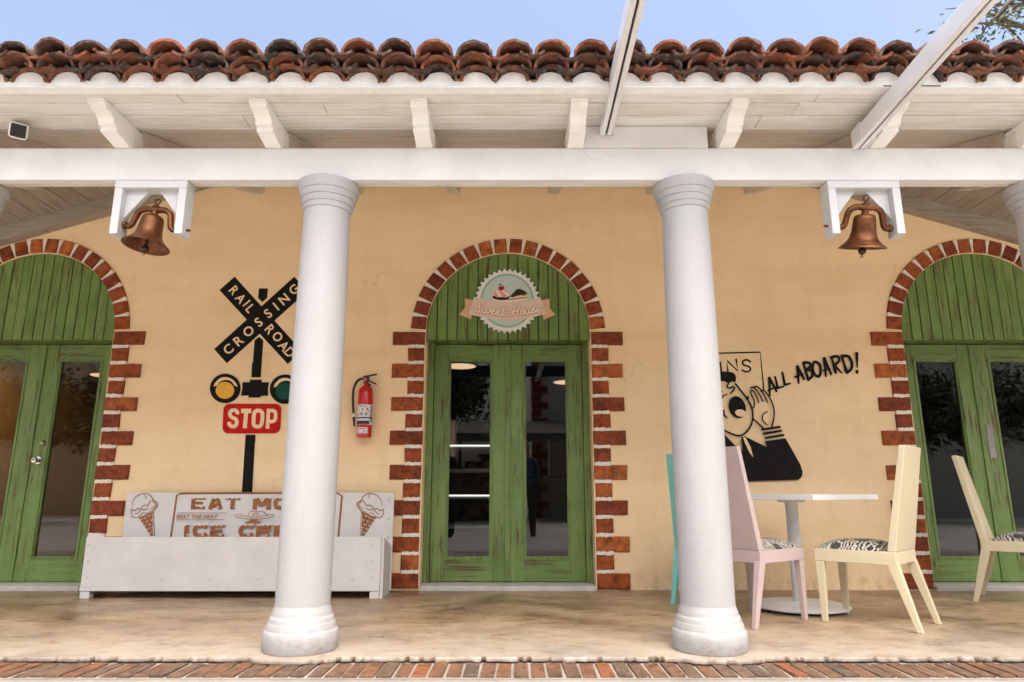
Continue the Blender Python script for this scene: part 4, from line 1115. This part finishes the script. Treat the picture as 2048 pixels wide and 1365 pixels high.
# border
mb = MB()
pa.line(mb, [(672, 640), (745, 130), (790, 106), (1500, 100), (2680, 100), (2735, 135), (2690, 640)], 24, cap=False)
mb.build('carved_border', M['carve'], bn)
k6 = (W6(101, 300)[0] - W6(1, 300)[0]) / 100
def snow(mb, x0, x1, ytop, h, amp):
    n = int((x1 - x0) / 26); top = []; bot = []
    for i in range(n + 1):
        xx = x0 + (x1 - x0) * i / n
        top.append((xx, ytop + random.uniform(-6, 6))); bot.append((xx, ytop + h + (amp if i % 2 else -amp) * random.uniform(.3, 1)))
    pa.poly(mb, smoothpts(top, 3) + list(reversed(smoothpts(bot, 3))))
LET = {'E': [[(.14, 0), (.14, 1)], [(0, .13), (.95, .13)], [(0, .5), (.8, .5)], [(0, .87), (.95, .87)]], 'A': [[(.44, 0), (.14, 1)], [(.56, 0), (.86, 1)], [(.3, .70), (.7, .70)]], 'T': [[(.5, 0), (.5, 1)], [(0, .13), (1, .13)]],
 'M': [[(.13, 0), (.13, 1)], [(.87, 0), (.87, 1)], [(.16, .05), (.5, .75)], [(.84, .05), (.5, .75)]], 'I': [[(.5, 0), (.5, 1)]], 'C': [[(.92, .3), (.8, .15), (.5, .12), (.2, .2), (.13, .5), (.2, .8), (.5, .88), (.8, .85), (.92, .7)]],
 'O': [[(.5, .12), (.2, .2), (.13, .5), (.2, .8), (.5, .88), (.8, .8), (.87, .5), (.8, .2), (.5, .12)]], 'R': [[(.14, 0), (.14, 1)], [(.1, .13), (.6, .13), (.83, .2), (.85, .38), (.7, .52), (.1, .54)], [(.5, .54), (.88, 1)]]}
def word(t, x0, x1, y0, y1):
    ws = {'I': .5, ' ': .55, 'M': 1.25}
    tot = sum(ws.get(c_, 1) for c_ in t) + .14 * (len(t) - 1); u = (x1 - x0) / tot; x = x0
    for c_ in t:
        w_ = ws.get(c_, 1) * u
        if c_ != ' ':
            mb = MB(); ms = MB()
            for st in LET[c_]:
                pts_ = [(x + (a if c_ != 'I' else .5) * w_ - (b * 12), y0 + b * (y1 - y0)) for a, b in st]
                vert = abs(pts_[0][0] - pts_[-1][0]) < w_ * .5
                pa.line(mb, pts_, 52 if vert or len(pts_) > 2 else 36, cap=False)
            snow(ms, x - 4, x + w_ + 2, y0 - 12, 30, 9)
            pa.poly(ms, oval(x + w_ * .62, y1 - 30, 22, 7, .15, 10))
            lo_ = mb.build('carved_letter', M['carve'], bn); ms.build('carved_snow', M['bench'], lo_)
        x += w_ + .14 * u
word('EAT MORE', 925, 2510, 145, 298); word('ICE CREAM', 830, 2590, 470, 632)
mb = MB(); a = W6(1010, 380); glyph(mb, 'BEAT THE HEAT', a, 46 * k6, width=490 * k6, shear=.25, y=pa.step())
glyph(mb, 'T', W6(2575, 378), 44 * k6, shear=.25, y=pa.step())
pa.line(mb, [(775, 338), (1365, 338)], 7, cap=False); pa.line(mb, [(745, 420), (1338, 420)], 7, cap=False); pa.line(mb, [(2050, 338), (2640, 338)], 7, cap=False); pa.line(mb, [(2060, 420), (2640, 420)], 7, cap=False)
mb.build('carved_tagline', M['carve'], bn)
mb = MB()   # sundae dish
pa.line(mb, [(1455, 365), (1510, 352), (1600, 378), (1700, 388), (1800, 378), (1880, 358), (1932, 366), (1880, 392), (1780, 408), (1600, 408), (1500, 392)], 8, closed=True, smooth=3)
pa.line(mb, [(1620, 360), (1650, 322), (1700, 318), (1745, 325), (1790, 318), (1840, 350), (1860, 372)], 9, smooth=3); pa.line(mb, [(1680, 372), (1700, 340), (1740, 345), (1730, 372)], 7, smooth=3)
pa.poly(mb, [(1640, 410), (1745, 410), (1730, 430), (1780, 448), (1770, 460), (1590, 462), (1582, 450), (1650, 432)])
mb.build('carved_sundae', M['carve'], bn)
def cone(ox, flip):
    F_ = (lambda x, y: W6(ox - (x - 355) if flip else ox + (x - 355), y))
    pc = Paint(BY - .0006, F_)
    mb = MB(); pc.poly(mb, [(285, 395), (345, 372), (470, 315), (482, 618), (430, 618)]); mb.build('carved_cone', M['carve'], bn)
    mb = MB()
    for (x, y) in ((300, 415), (350, 395), (395, 372), (325, 455), (375, 440), (430, 420), (350, 490), (405, 475), (385, 530), (440, 510), (415, 575), (450, 555)): pc.line(mb, [(x, y), (x + 10, y + 14), (x + 26, y - 8)], 7)
    pc.line(mb, [(462, 340), (468, 615)], 7); mb.build('carved_waffle', M['bench'], bn)
    mb = MB()
    pc.line(mb, [(215, 270), (220, 205), (255, 145), (320, 108), (385, 105), (440, 140), (468, 190), (505, 210), (510, 250), (470, 305)], [5, 15], smooth=3)
    pc.line(mb, [(205, 290), (195, 330), (215, 380), (255, 395), (300, 380), (330, 340), (390, 345), (420, 325), (470, 300)], 8, smooth=3)
    pc.line(mb, [(210, 295), (240, 315), (270, 285), (310, 290), (350, 245), (400, 250), (430, 200), (468, 195)], 9, smooth=3)
    pc.line(mb, [(355, 120), (375, 140), (370, 165)], 7, smooth=3); pc.line(mb, [(250, 350), (285, 335), (320, 300), (370, 300), (410, 280)], 8, smooth=3); pc.line(mb, [(470, 205), (490, 230), (475, 265), (440, 285)], 7, smooth=3)
    mb.build('carved_scoop', M['carve'], bn)
cone(355, False); cone((741 - 230) * 6.023 + 0, True)

# ================================================================== FURNITURE
def chair(label, mat, ox, dy, ang, group=None):
    t = thing('chair', label, 'chair', (ox, dy + CAM_Y, 0), ang, group)
    def B(mb, name, m=mat, bev=.004, **k):
        o = mb.build(name, m, None, bevel=bev, **k); o.parent = t; return o
    hw, zs = .205, .43
    # legs: front (tapered), rear splayed backwards
    for s_ in (-1, 1):
        q = lambda x, y, w, d, z: [(x - d, y - w, z), (x + d, y - w, z), (x + d, y + w, z), (x - d, y + w, z)]
        B(MB().hexa(q(.205, s_ * (hw - .020), .014, .016, 0), q(.200, s_ * (hw - .0225), .022, .026, zs - .075)), 'leg')
        B(MB().hexa(q(-.315, s_ * (hw - .014), .014, .016, 0), q(-.208, s_ * (hw - .0225), .022, .030, zs - .060)), 'leg')
    b = MB(); b.box(-.235, .228, -hw, hw, zs - .074, zs); B(b, 'seat_frame')
    # cushion
    n = 10; v = []; f = []
    for i in range(n + 1):
        for j in range(n + 1):
            u, w = i / n * 2 - 1, j / n * 2 - 1
            hgt = .052 * (1 - abs(u) ** 4) * (1 - abs(w) ** 4) + .004
            v.append((-.165 + (u + 1) / 2 * .388, w * (hw - .004), zs + hgt))
    for i in range(n):
        for j in range(n):
            a = i * (n + 1) + j; f.append((a, a + n + 1, a + n + 2, a + 1))
    m0 = len(v)
    v += [(-.165, -hw + .004, zs + .0005), (.223, -hw + .004, zs + .0005), (.223, hw - .004, zs + .0005), (-.165, hw - .004, zs + .0005)]
    ed = [i * (n + 1) for i in range(n + 1)], [n * (n + 1) + j for j in range(n + 1)], [i * (n + 1) + n for i in range(n, -1, -1)], [j for j in range(n, -1, -1)]
    for k, e in enumerate(ed): f.append(tuple(reversed(e)) + (m0 + k, m0 + (k + 1) % 4))
    f.append((m0 + 3, m0 + 2, m0 + 1, m0))
    B(MB().add(v, f), 'cushion', M['cushion'], 0, smooth=60)
    # solid back, leaning and narrowing to the top
    lo = [(-.236, -hw + .003, zs - .0), (-.190, -hw + .003, zs - .0), (-.190, hw - .003, zs - .0), (-.236, hw - .003, zs - .0)]
    hi = [(-.345, -hw + .028, 1.042), (-.312, -hw + .028, 1.046), (-.312, hw - .028, 1.046), (-.345, hw - .028, 1.042)]
    lo = [(x, y, zs + .0005) for x, y, z in lo]
    B(MB().hexa(lo, hi), 'backrest')
    return t
chair('pale yellow chair with patterned seat turned towards the white table', M['yellow'], 2.19, 4.43, R(136))
chair('dusty pink chair with patterned seat half behind the white column', M['pink'], 1.54, 4.53, R(36))
chair('turquoise chair against the cream wall, mostly behind the white column', M['teal'], 1.485, 5.21, R(49.5))
chair('pale yellow chair standing apart in front of the green side door', M['yellow'], 3.35 + .24 + .13, 5.22 - .205 + .16, R(-40))

tb = thing('table', 'square white cafe table on a round pedestal foot beside the chairs', 'table', (1.95, 4.9 + CAM_Y, 0))
def TBp(x, dy): return (x, dy + CAM_Y)
cor = [TBp(2.51, 4.80), TBp(1.88, 4.37), TBp(1.45, 5.00), TBp(2.08, 5.43)]
MB().hexa([(x, y, .722) for x, y in cor], [(x, y, .757) for x, y in cor]).build('table_top', M['tablew'], tb, bevel=.003)
MB().lathe([(.04, .05), (.042, .06), (.042, .70), (.09, .705), (.09, .7215)], (1.95, 4.9 + CAM_Y, 0), 28).build('pedestal', M['tablew'], tb, smooth=40)
MB().lathe([(.28, .016), (.315, .018), (.318, .026), (.30, .034), (.05, .049), (.045, .051)], (1.95, 4.9 + CAM_Y, 0), 56).build('base_disc', M['tablew'], tb, smooth=40)
for k in range(6):
    a = k * math.pi / 3 + .4
    MB().lathe([(.014, 0), (.016, .004), (.016, .0155)], (1.95 + .27 * math.cos(a), 4.9 + CAM_Y + .27 * math.sin(a), 0), 10).build('glide', M['blackp'], tb)

# ================================================================== AWNING RAILS AND PERGOLA BEAM (reaching out over the yard)
def rail(xb, zb_, label):
    t = thing('awning_rail', label, 'rail', (xb, -2.205, zb_), 0, 'white awning rails over the yard')
    y0, y1 = -2.203, -8.3; sl = (3.10 - zb_) / (y0 - y1) * 1.0
    q = lambda dx0, dx1, dz0, dz1, ya, yb: MB().hexa([(xb + dx0, ya, zb_ + dz0 + (y0 - ya) * sl), (xb + dx1, ya, zb_ + dz0 + (y0 - ya) * sl), (xb + dx1, yb, zb_ + dz0 + (y0 - yb) * sl), (xb + dx0, yb, zb_ + dz0 + (y0 - yb) * sl)], [(xb + dx0, ya, zb_ + dz1 + (y0 - ya) * sl), (xb + dx1, ya, zb_ + dz1 + (y0 - ya) * sl), (xb + dx1, yb, zb_ + dz1 + (y0 - yb) * sl), (xb + dx0, yb, zb_ + dz1 + (y0 - yb) * sl)])
    q(-.033, -.006, 0, .10, y0 - .004, y1).build('channel_half', M['alu'], t, bevel=.004)
    q(.006, .033, 0, .10, y0 - .004, y1).build('channel_half', M['alu'], t, bevel=.004)
    q(-.0058, .0058, .012, .099, y0 - .006, y1).build('track_slot', M['slot'], t)
    q(-.040, -.0335, -.004, .104, y0 - .003, y0 - .11).build('end_bracket', M['alu'], t)
    q(.0335, .040, -.004, .104, y0 - .003, y0 - .11).build('end_bracket', M['alu'], t)
    return t
r1 = P(1208, 272, -2.203); r2 = P(1711, 299, -2.203)
rail(r1[0] + .012, r1[1], 'white awning rail fixed to the white infill panel beside a column')
rail(r2[0] + .02, r2[1], 'white awning rail running out over the bell frame with the tilted bell')
pg = thing('pergola', 'dark steel pergola beam on two posts carrying the awning rails', 'pergola', (0, -8.2, zg))
MB().box(-4.5, 4.5, -8.28, -8.16, 3.20, 3.42).build('beam', M['steel'], pg, bevel=.006)
for xx in (-4.3, 4.3): MB().box(xx - .06, xx + .06, -8.27, -8.17, zg, 3.199).build('post', M['steel'], pg, bevel=.006)

# ================================================================== ROOM BEHIND THE GLASS
def pendant(x, y, z, label, grp='lit pendant lamps inside the cafe', lm='lamp'):
    t = thing('pendant_lamp', label, 'lamp', (x, y, z), 0, grp)
    MB().lathe([(.245, 0), (.25, .004), (.235, .03), (.12, .10), (.04, .13), (.035, .16), (.003, .165)], (x, y, z), 32).build('shade', M['white'], t, smooth=50)
    MB().lathe([(.003, -.004), (.235, -.004), (.242, -.0005), (.003, -.0003)], (x, y, z), 32).build('diffuser', M[lm], t, smooth=50)
    MB().tube([(x, y, z + .165), (x, y, 3.219)], .006, 6).build('cord', M['blackp'], t)
for (px, py, yy) in ((920, 733, 4.4), (1135, 765, 5.8)):
    X, Z = P(px, py, yy); pendant(X, yy, Z, 'round lit pendant lamp above the display case' if px < 1000 else 'round lit pendant lamp above the dark serving counter')
X, Z = P(216, 752, 4.6); pendant(X, 4.6, Z, 'round lit pendant lamp seen through the side door with the knob')
pendant(-6.3, 2.6, 2.55, 'added unseen fill lamp lighting the room behind the side door with the knob', lm='fill_lamp')  # put in out of view to give the side room its amber light
dc = thing('display_case', 'glass fronted white display case inside the middle door', 'display case', (-.75, 1.9, .012))
for z_ in (.10, .42, .72, 1.0, 1.24): MB().box(-1.55, -.18, 1.5, 2.1, z_ - .014, z_ + .014).build('shelf', M['tablew'], dc)
for xx in (-1.55, -.165): MB().box(xx - .012, xx + .012, 1.5, 2.1, .0125, 1.26).build('side', M['steel'], dc)
MB().box(-1.53, -.19, 2.06, 2.09, .12, 1.22).build('back', M['darkiron'], dc)
M['led'] = m_emit('lit_strip', (1.0, .96, .90), .9)
for z_ in (1.258, .742): MB().box(-1.53, -.19, 1.496, 1.4995, z_ - .012, z_ + .004).build('light_strip', M['led'], dc)
ct = thing('counter', 'dark wooden serving counter inside the middle door', 'counter', (.75, 2.4, .012))
MB().box(.0, 1.8, 2.0, 2.6, .0125, .92).build('body', M['room'], ct); MB().box(-.02, 1.82, 1.97, 2.63, .921, .955).build('top', M['darkiron'], ct)
for i, zz_ in enumerate((1.12, 1.33)):
    pass
MB().tube([(.42, 2.05, .956), (.42, 2.05, 1.36)], .022, 10).build('glass_guard_post', M['chrome'], ct, smooth=50)

# ================================================================== ACROSS THE YARD (seen in the door glass)
hs = thing('house', 'white plastered house with brick corners across the yard', 'house', (5, -17, zg))
MB().box(.7, 24, -21, -16.5, zg, 5.2).build('wall', M['housew'], hs)
for i in range(19):
    w = .55 if i % 2 else .32
    MB().box(.66, .66 + w, -16.52, -16.44, zg + i * .27 + .02, zg + i * .27 + .25).build('brick', M['brick'], hs)
MB().box(2.6, 3.7, -16.49, -16.42, zg, 2.2).build('door', M['darkiron'], hs)
MB().box(5.2, 6.6, -16.49, -16.42, .9, 2.2).build('window', M['darkiron'], hs)
aw = thing('awning', 'grey canvas awning over the house terrace across the yard', 'awning', (3, -15.5, 2.6))
MB().hexa([(-1.6, -13.6, 2.42), (8, -13.6, 2.42), (8, -16.4, 3.05), (-1.6, -16.4, 3.05)], [(-1.6, -13.6, 2.44), (8, -13.6, 2.44), (8, -16.4, 3.07), (-1.6, -16.4, 3.07)]).build('canopy', M['canvas'], aw)
MB().box(-1.6, 8, -13.62, -13.58, 2.20, 2.44).build('valance', M['canvas'], aw)
for xx in (-1.5, 3.2, 7.9): MB().box(xx - .04, xx + .04, -13.69, -13.61, zg, 2.43).build('post', M['steel'], aw)
sw = thing('stone_wall', 'rubble stone garden wall with stepped top across the yard', 'wall', (-4, -14.5, zg))
MB().prism([[(-11, zg), (.4, zg), (.4, 2.1), (-.6, 2.1), (-.6, 1.9), (-1.0, 1.9), (-1.0, 1.7), (-1.4, 1.7), (-1.4, 1.5), (-1.8, 1.5), (-1.8, 1.3), (-2.2, 1.3), (-2.2, 1.1), (-11, 1.1)]], -15.0, -14.4).build('masonry', M['stone'], sw)
gb = thing('garden_bench', 'slatted wooden bench across the yard by the stone wall', 'bench', (-1.2, -12.4, zg))
for i in range(4): MB().box(-2.0, -.4, -12.7 + i * .11, -12.61 + i * .11, .40, .43).build('slat', M['room'], gb)
for i in range(4): MB().box(-2.0, -.4, -12.76, -12.73, .52 + i * .11, .60 + i * .11).build('slat', M['room'], gb)
for xx in (-1.95, -.49): MB().box(xx, xx + .05, -12.728, -12.24, zg, .399).build('leg', M['steel'], gb); MB().box(xx + .001, xx + .049, -12.729, -12.70, .432, .96).build('leg', M['steel'], gb)

def tree(label, base, height, crown_c, crown_r, nl, leaf, seed, nb=26, group=None):
    rd = random.Random(seed)
    t = thing('tree', label, 'tree', base, 0, group)
    bx, by, bz = base; top = Vector(crown_c)
    tr = MB(); b0 = Vector(base)
    mid = b0.lerp(top, .55) + Vector((rd.uniform(-.2, .2), rd.uniform(-.2, .2), 0))
    pts3 = [b0, b0.lerp(mid, .5) + Vector((.08, .05, 0)), mid, top]
    tr.tube(pts3, [height * .028, height * .022, height * .018, height * .008], 10)
    tips = []
    for i in range(nb):
        d = Vector((rd.gauss(0, 1), rd.gauss(0, 1), rd.gauss(.15, .8))).normalized()
        e = top + Vector((d.x * crown_r[0], d.y * crown_r[1], d.z * crown_r[2])) * rd.uniform(.55, 1.0)
        s0 = mid.lerp(top, rd.uniform(0, .9)); m1 = s0.lerp(e, .5) + Vector((rd.uniform(-.2, .2), rd.uniform(-.2, .2), rd.uniform(0, .3)))
        tr.tube([s0, m1, e], [height * .009, height * .005, height * .0015], 6)
        tips.append((m1, e))
        for j in range(4):
            e2 = m1.lerp(e, rd.uniform(.2, 1)) + Vector((rd.gauss(0, .4), rd.gauss(0, .4), rd.gauss(-.05, .3))) * (crown_r[0] * .33)
            s2 = m1.lerp(e, rd.uniform(0, .8)); tr.tube([s2, s2.lerp(e2, .5) + Vector((0, 0, .05)), e2], [height * .003, height * .002, height * .0008], 5); tips.append((s2, e2))
    tr.build('trunk', M['bark'], t, smooth=50)
    lv = MB()
    for i in range(nl):
        a, b = rd.choice(tips); p = a.lerp(b, rd.uniform(.15, 1.05)) + Vector((rd.gauss(0, .09), rd.gauss(0, .09), rd.gauss(-.04, .09))) * crown_r[0] * .5
        d = ((b - a).normalized() + Vector((rd.gauss(0, .7), rd.gauss(0, .7), rd.gauss(-.2, .6)))).normalized()
        s_ = d.cross(Vector((rd.gauss(0, 1), rd.gauss(0, 1), rd.gauss(0, 1)))).normalized()
        L = leaf * rd.uniform(.6, 1.2); w = L * .17
        q = p + d * L
        lv.add([p, p + d * L * .45 + s_ * w, q, p + d * L * .45 - s_ * w], [(0, 1, 2, 3)])
    lv.build('crown', M['leaf'], t, recalc=False)
    return t
h2 = thing('house', 'ochre plastered house behind the stone wall across the yard', 'house', (-14, -21, zg))
MB().box(-26, -2.5, -24, -19.5, zg, 5.6).build('wall', M['wall'], h2)
for xx in (-20, -15, -10, -6): MB().box(xx, xx + 1.1, -19.52, -19.45, 3.0, 4.4).build('window', M['darkiron'], h2)
tree('broad leafy tree by the ochre house across the yard', (-13.4, -13.0, zg), 7, (-13.0, -13.4, 3.2), (3.4, 2.0, 1.5), 9000, .2, 21)
tree('broad leafy tree in front of the white house across the yard', (13.2, -13.2, zg), 7, (13.0, -13.4, 3.2), (3.4, 2.0, 1.5), 9000, .2, 22)
tree('leafy tree over the stone wall across the yard', (-4.2, -12.0, zg), 6, (-2.4, -12.6, 3.9), (3.0, 2.0, 1.2), 12000, .18, 3)
tree('slender leaved tree rising behind the roof on the side of the table', (10.6, 5.0, zg), 11, (11.0, 4.6, 9.6), (3.2, 2.6, 2.2), 6500, .14, 5, 30)
tree('slender leaved tree rising behind the roof on the side of the security camera', (-11.6, 6.0, zg), 10, (-12.6, 5.5, 9.0), (2.6, 2.4, 2.2), 4200, .14, 8, 24)

def person(label, x, y, face, shirt, pants, pose):
    """standing figure: one skinned body; colours split by height along the body"""
    V = [(0, 0, .95), (0, 0, 1.12), (0, .01, 1.30), (0, .01, 1.44), (0, 0, 1.52), (0, -.02, 1.62), (0, -.025, 1.72)]
    rad = [(.155, .115), (.150, .105), (.175, .11), (.10, .08), (.055, .055), (.088, .10), (.070, .085)]
    E = [(i, i + 1) for i in range(6)]
    def chain(start, pts_, rr):
        p = start
        for q, r_ in zip(pts_, rr):
            V.append(q); rad.append((r_, r_)); E.append((p, len(V) - 1)); p = len(V) - 1
    for s_ in (-1, 1):
        chain(0, [(s_ * .095, 0, .86), (s_ * .11, -.02, .50), (s_ * .12, .02, .10), (s_ * .125, -.03, .035), (s_ * .14, -.17, .03)], [.105, .088, .066, .055, .042])
        arm = pose[0 if s_ < 0 else 1]
        chain(3, [(s_ * .17, .01, 1.42)] + arm, [.062] + [.048, .042, .034, .026][:len(arm)])
    me = bpy.data.meshes.new('person'); me.from_pydata(V, E, [])
    o = bpy.data.objects.new('person', me); COL.objects.link(o)
    o.modifiers.new('skin', 'SKIN'); sd_ = o.modifiers.new('sub', 'SUBSURF'); sd_.levels = 2; sd_.render_levels = 2
    for vv, r_ in zip(me.skin_vertices[0].data, rad): vv.radius = r_
    me.skin_vertices[0].data[0].use_root = True
    t = NT('clothes'); tc = t.n('ShaderNodeTexCoord'); sx = t.n('ShaderNodeSeparateXYZ'); t.t.links.new(tc.outputs['Object'], sx.inputs[0])
    mr = t.n('ShaderNodeMath', operation='DIVIDE'); t.t.links.new(sx.outputs['Z'], mr.inputs[0]); mr.inputs[1].default_value = 2
    c = t.ramp(mr.outputs[0], [(0, (.02, .015, .012)), (.035, pants), (.47, shirt), (.735, (.42, .24, .16)), (.83, (.02, .014, .01))])
    for n_ in t.t.nodes:
        if n_.type == 'VALTORGB': n_.color_ramp.interpolation = 'CONSTANT'
    me.materials.append(t.out(c, .8))
    o.location = (x, y, zg); o.rotation_euler = (0, 0, face)
    tag(o, label, 'person'); return o
bent = [(.26, -.02, 1.16), (.16, -.20, 1.10), (.08, -.27, 1.13)]
mir = lambda a: [(-x, y, z) for x, y, z in a]
hang = [(.23, .01, 1.13), (.24, -.04, .90), (.235, -.06, .80)]
person('person in a blue denim shirt and dark trousers standing in the yard', .27, -7.1, R(180), (.045, .095, .17), (.02, .02, .025), (mir(hang), bent))
person('person in black clothes standing in the yard with arms down', -1.25, -7.0, R(200), (.015, .015, .017), (.013, .013, .015), (mir(hang), hang))

pa = Paint(-2.2003, lambda x, y: P(1160 + x / 5.69, 160 + y / 5.69, -2.2003))
mb = MB(); pa.line(mb, [(-20, 795), (40, 815), (70, 855), (110, 900), (150, 915), (200, 908), (250, 880), (285, 845), (310, 820), (335, 850), (368, 872), (395, 862), (440, 838)], 2.2, cap=False)
mb.build('crack', M['labelt'], bm_)
x0_, z0_ = P(1768, 178, -2.595); x1_, _ = P(1882, 178, -2.595)
MB().box(x0_, x1_, -2.5965, -2.5945, ZS - .001, ZS + .005).build('gap', M['slot'], cafe)
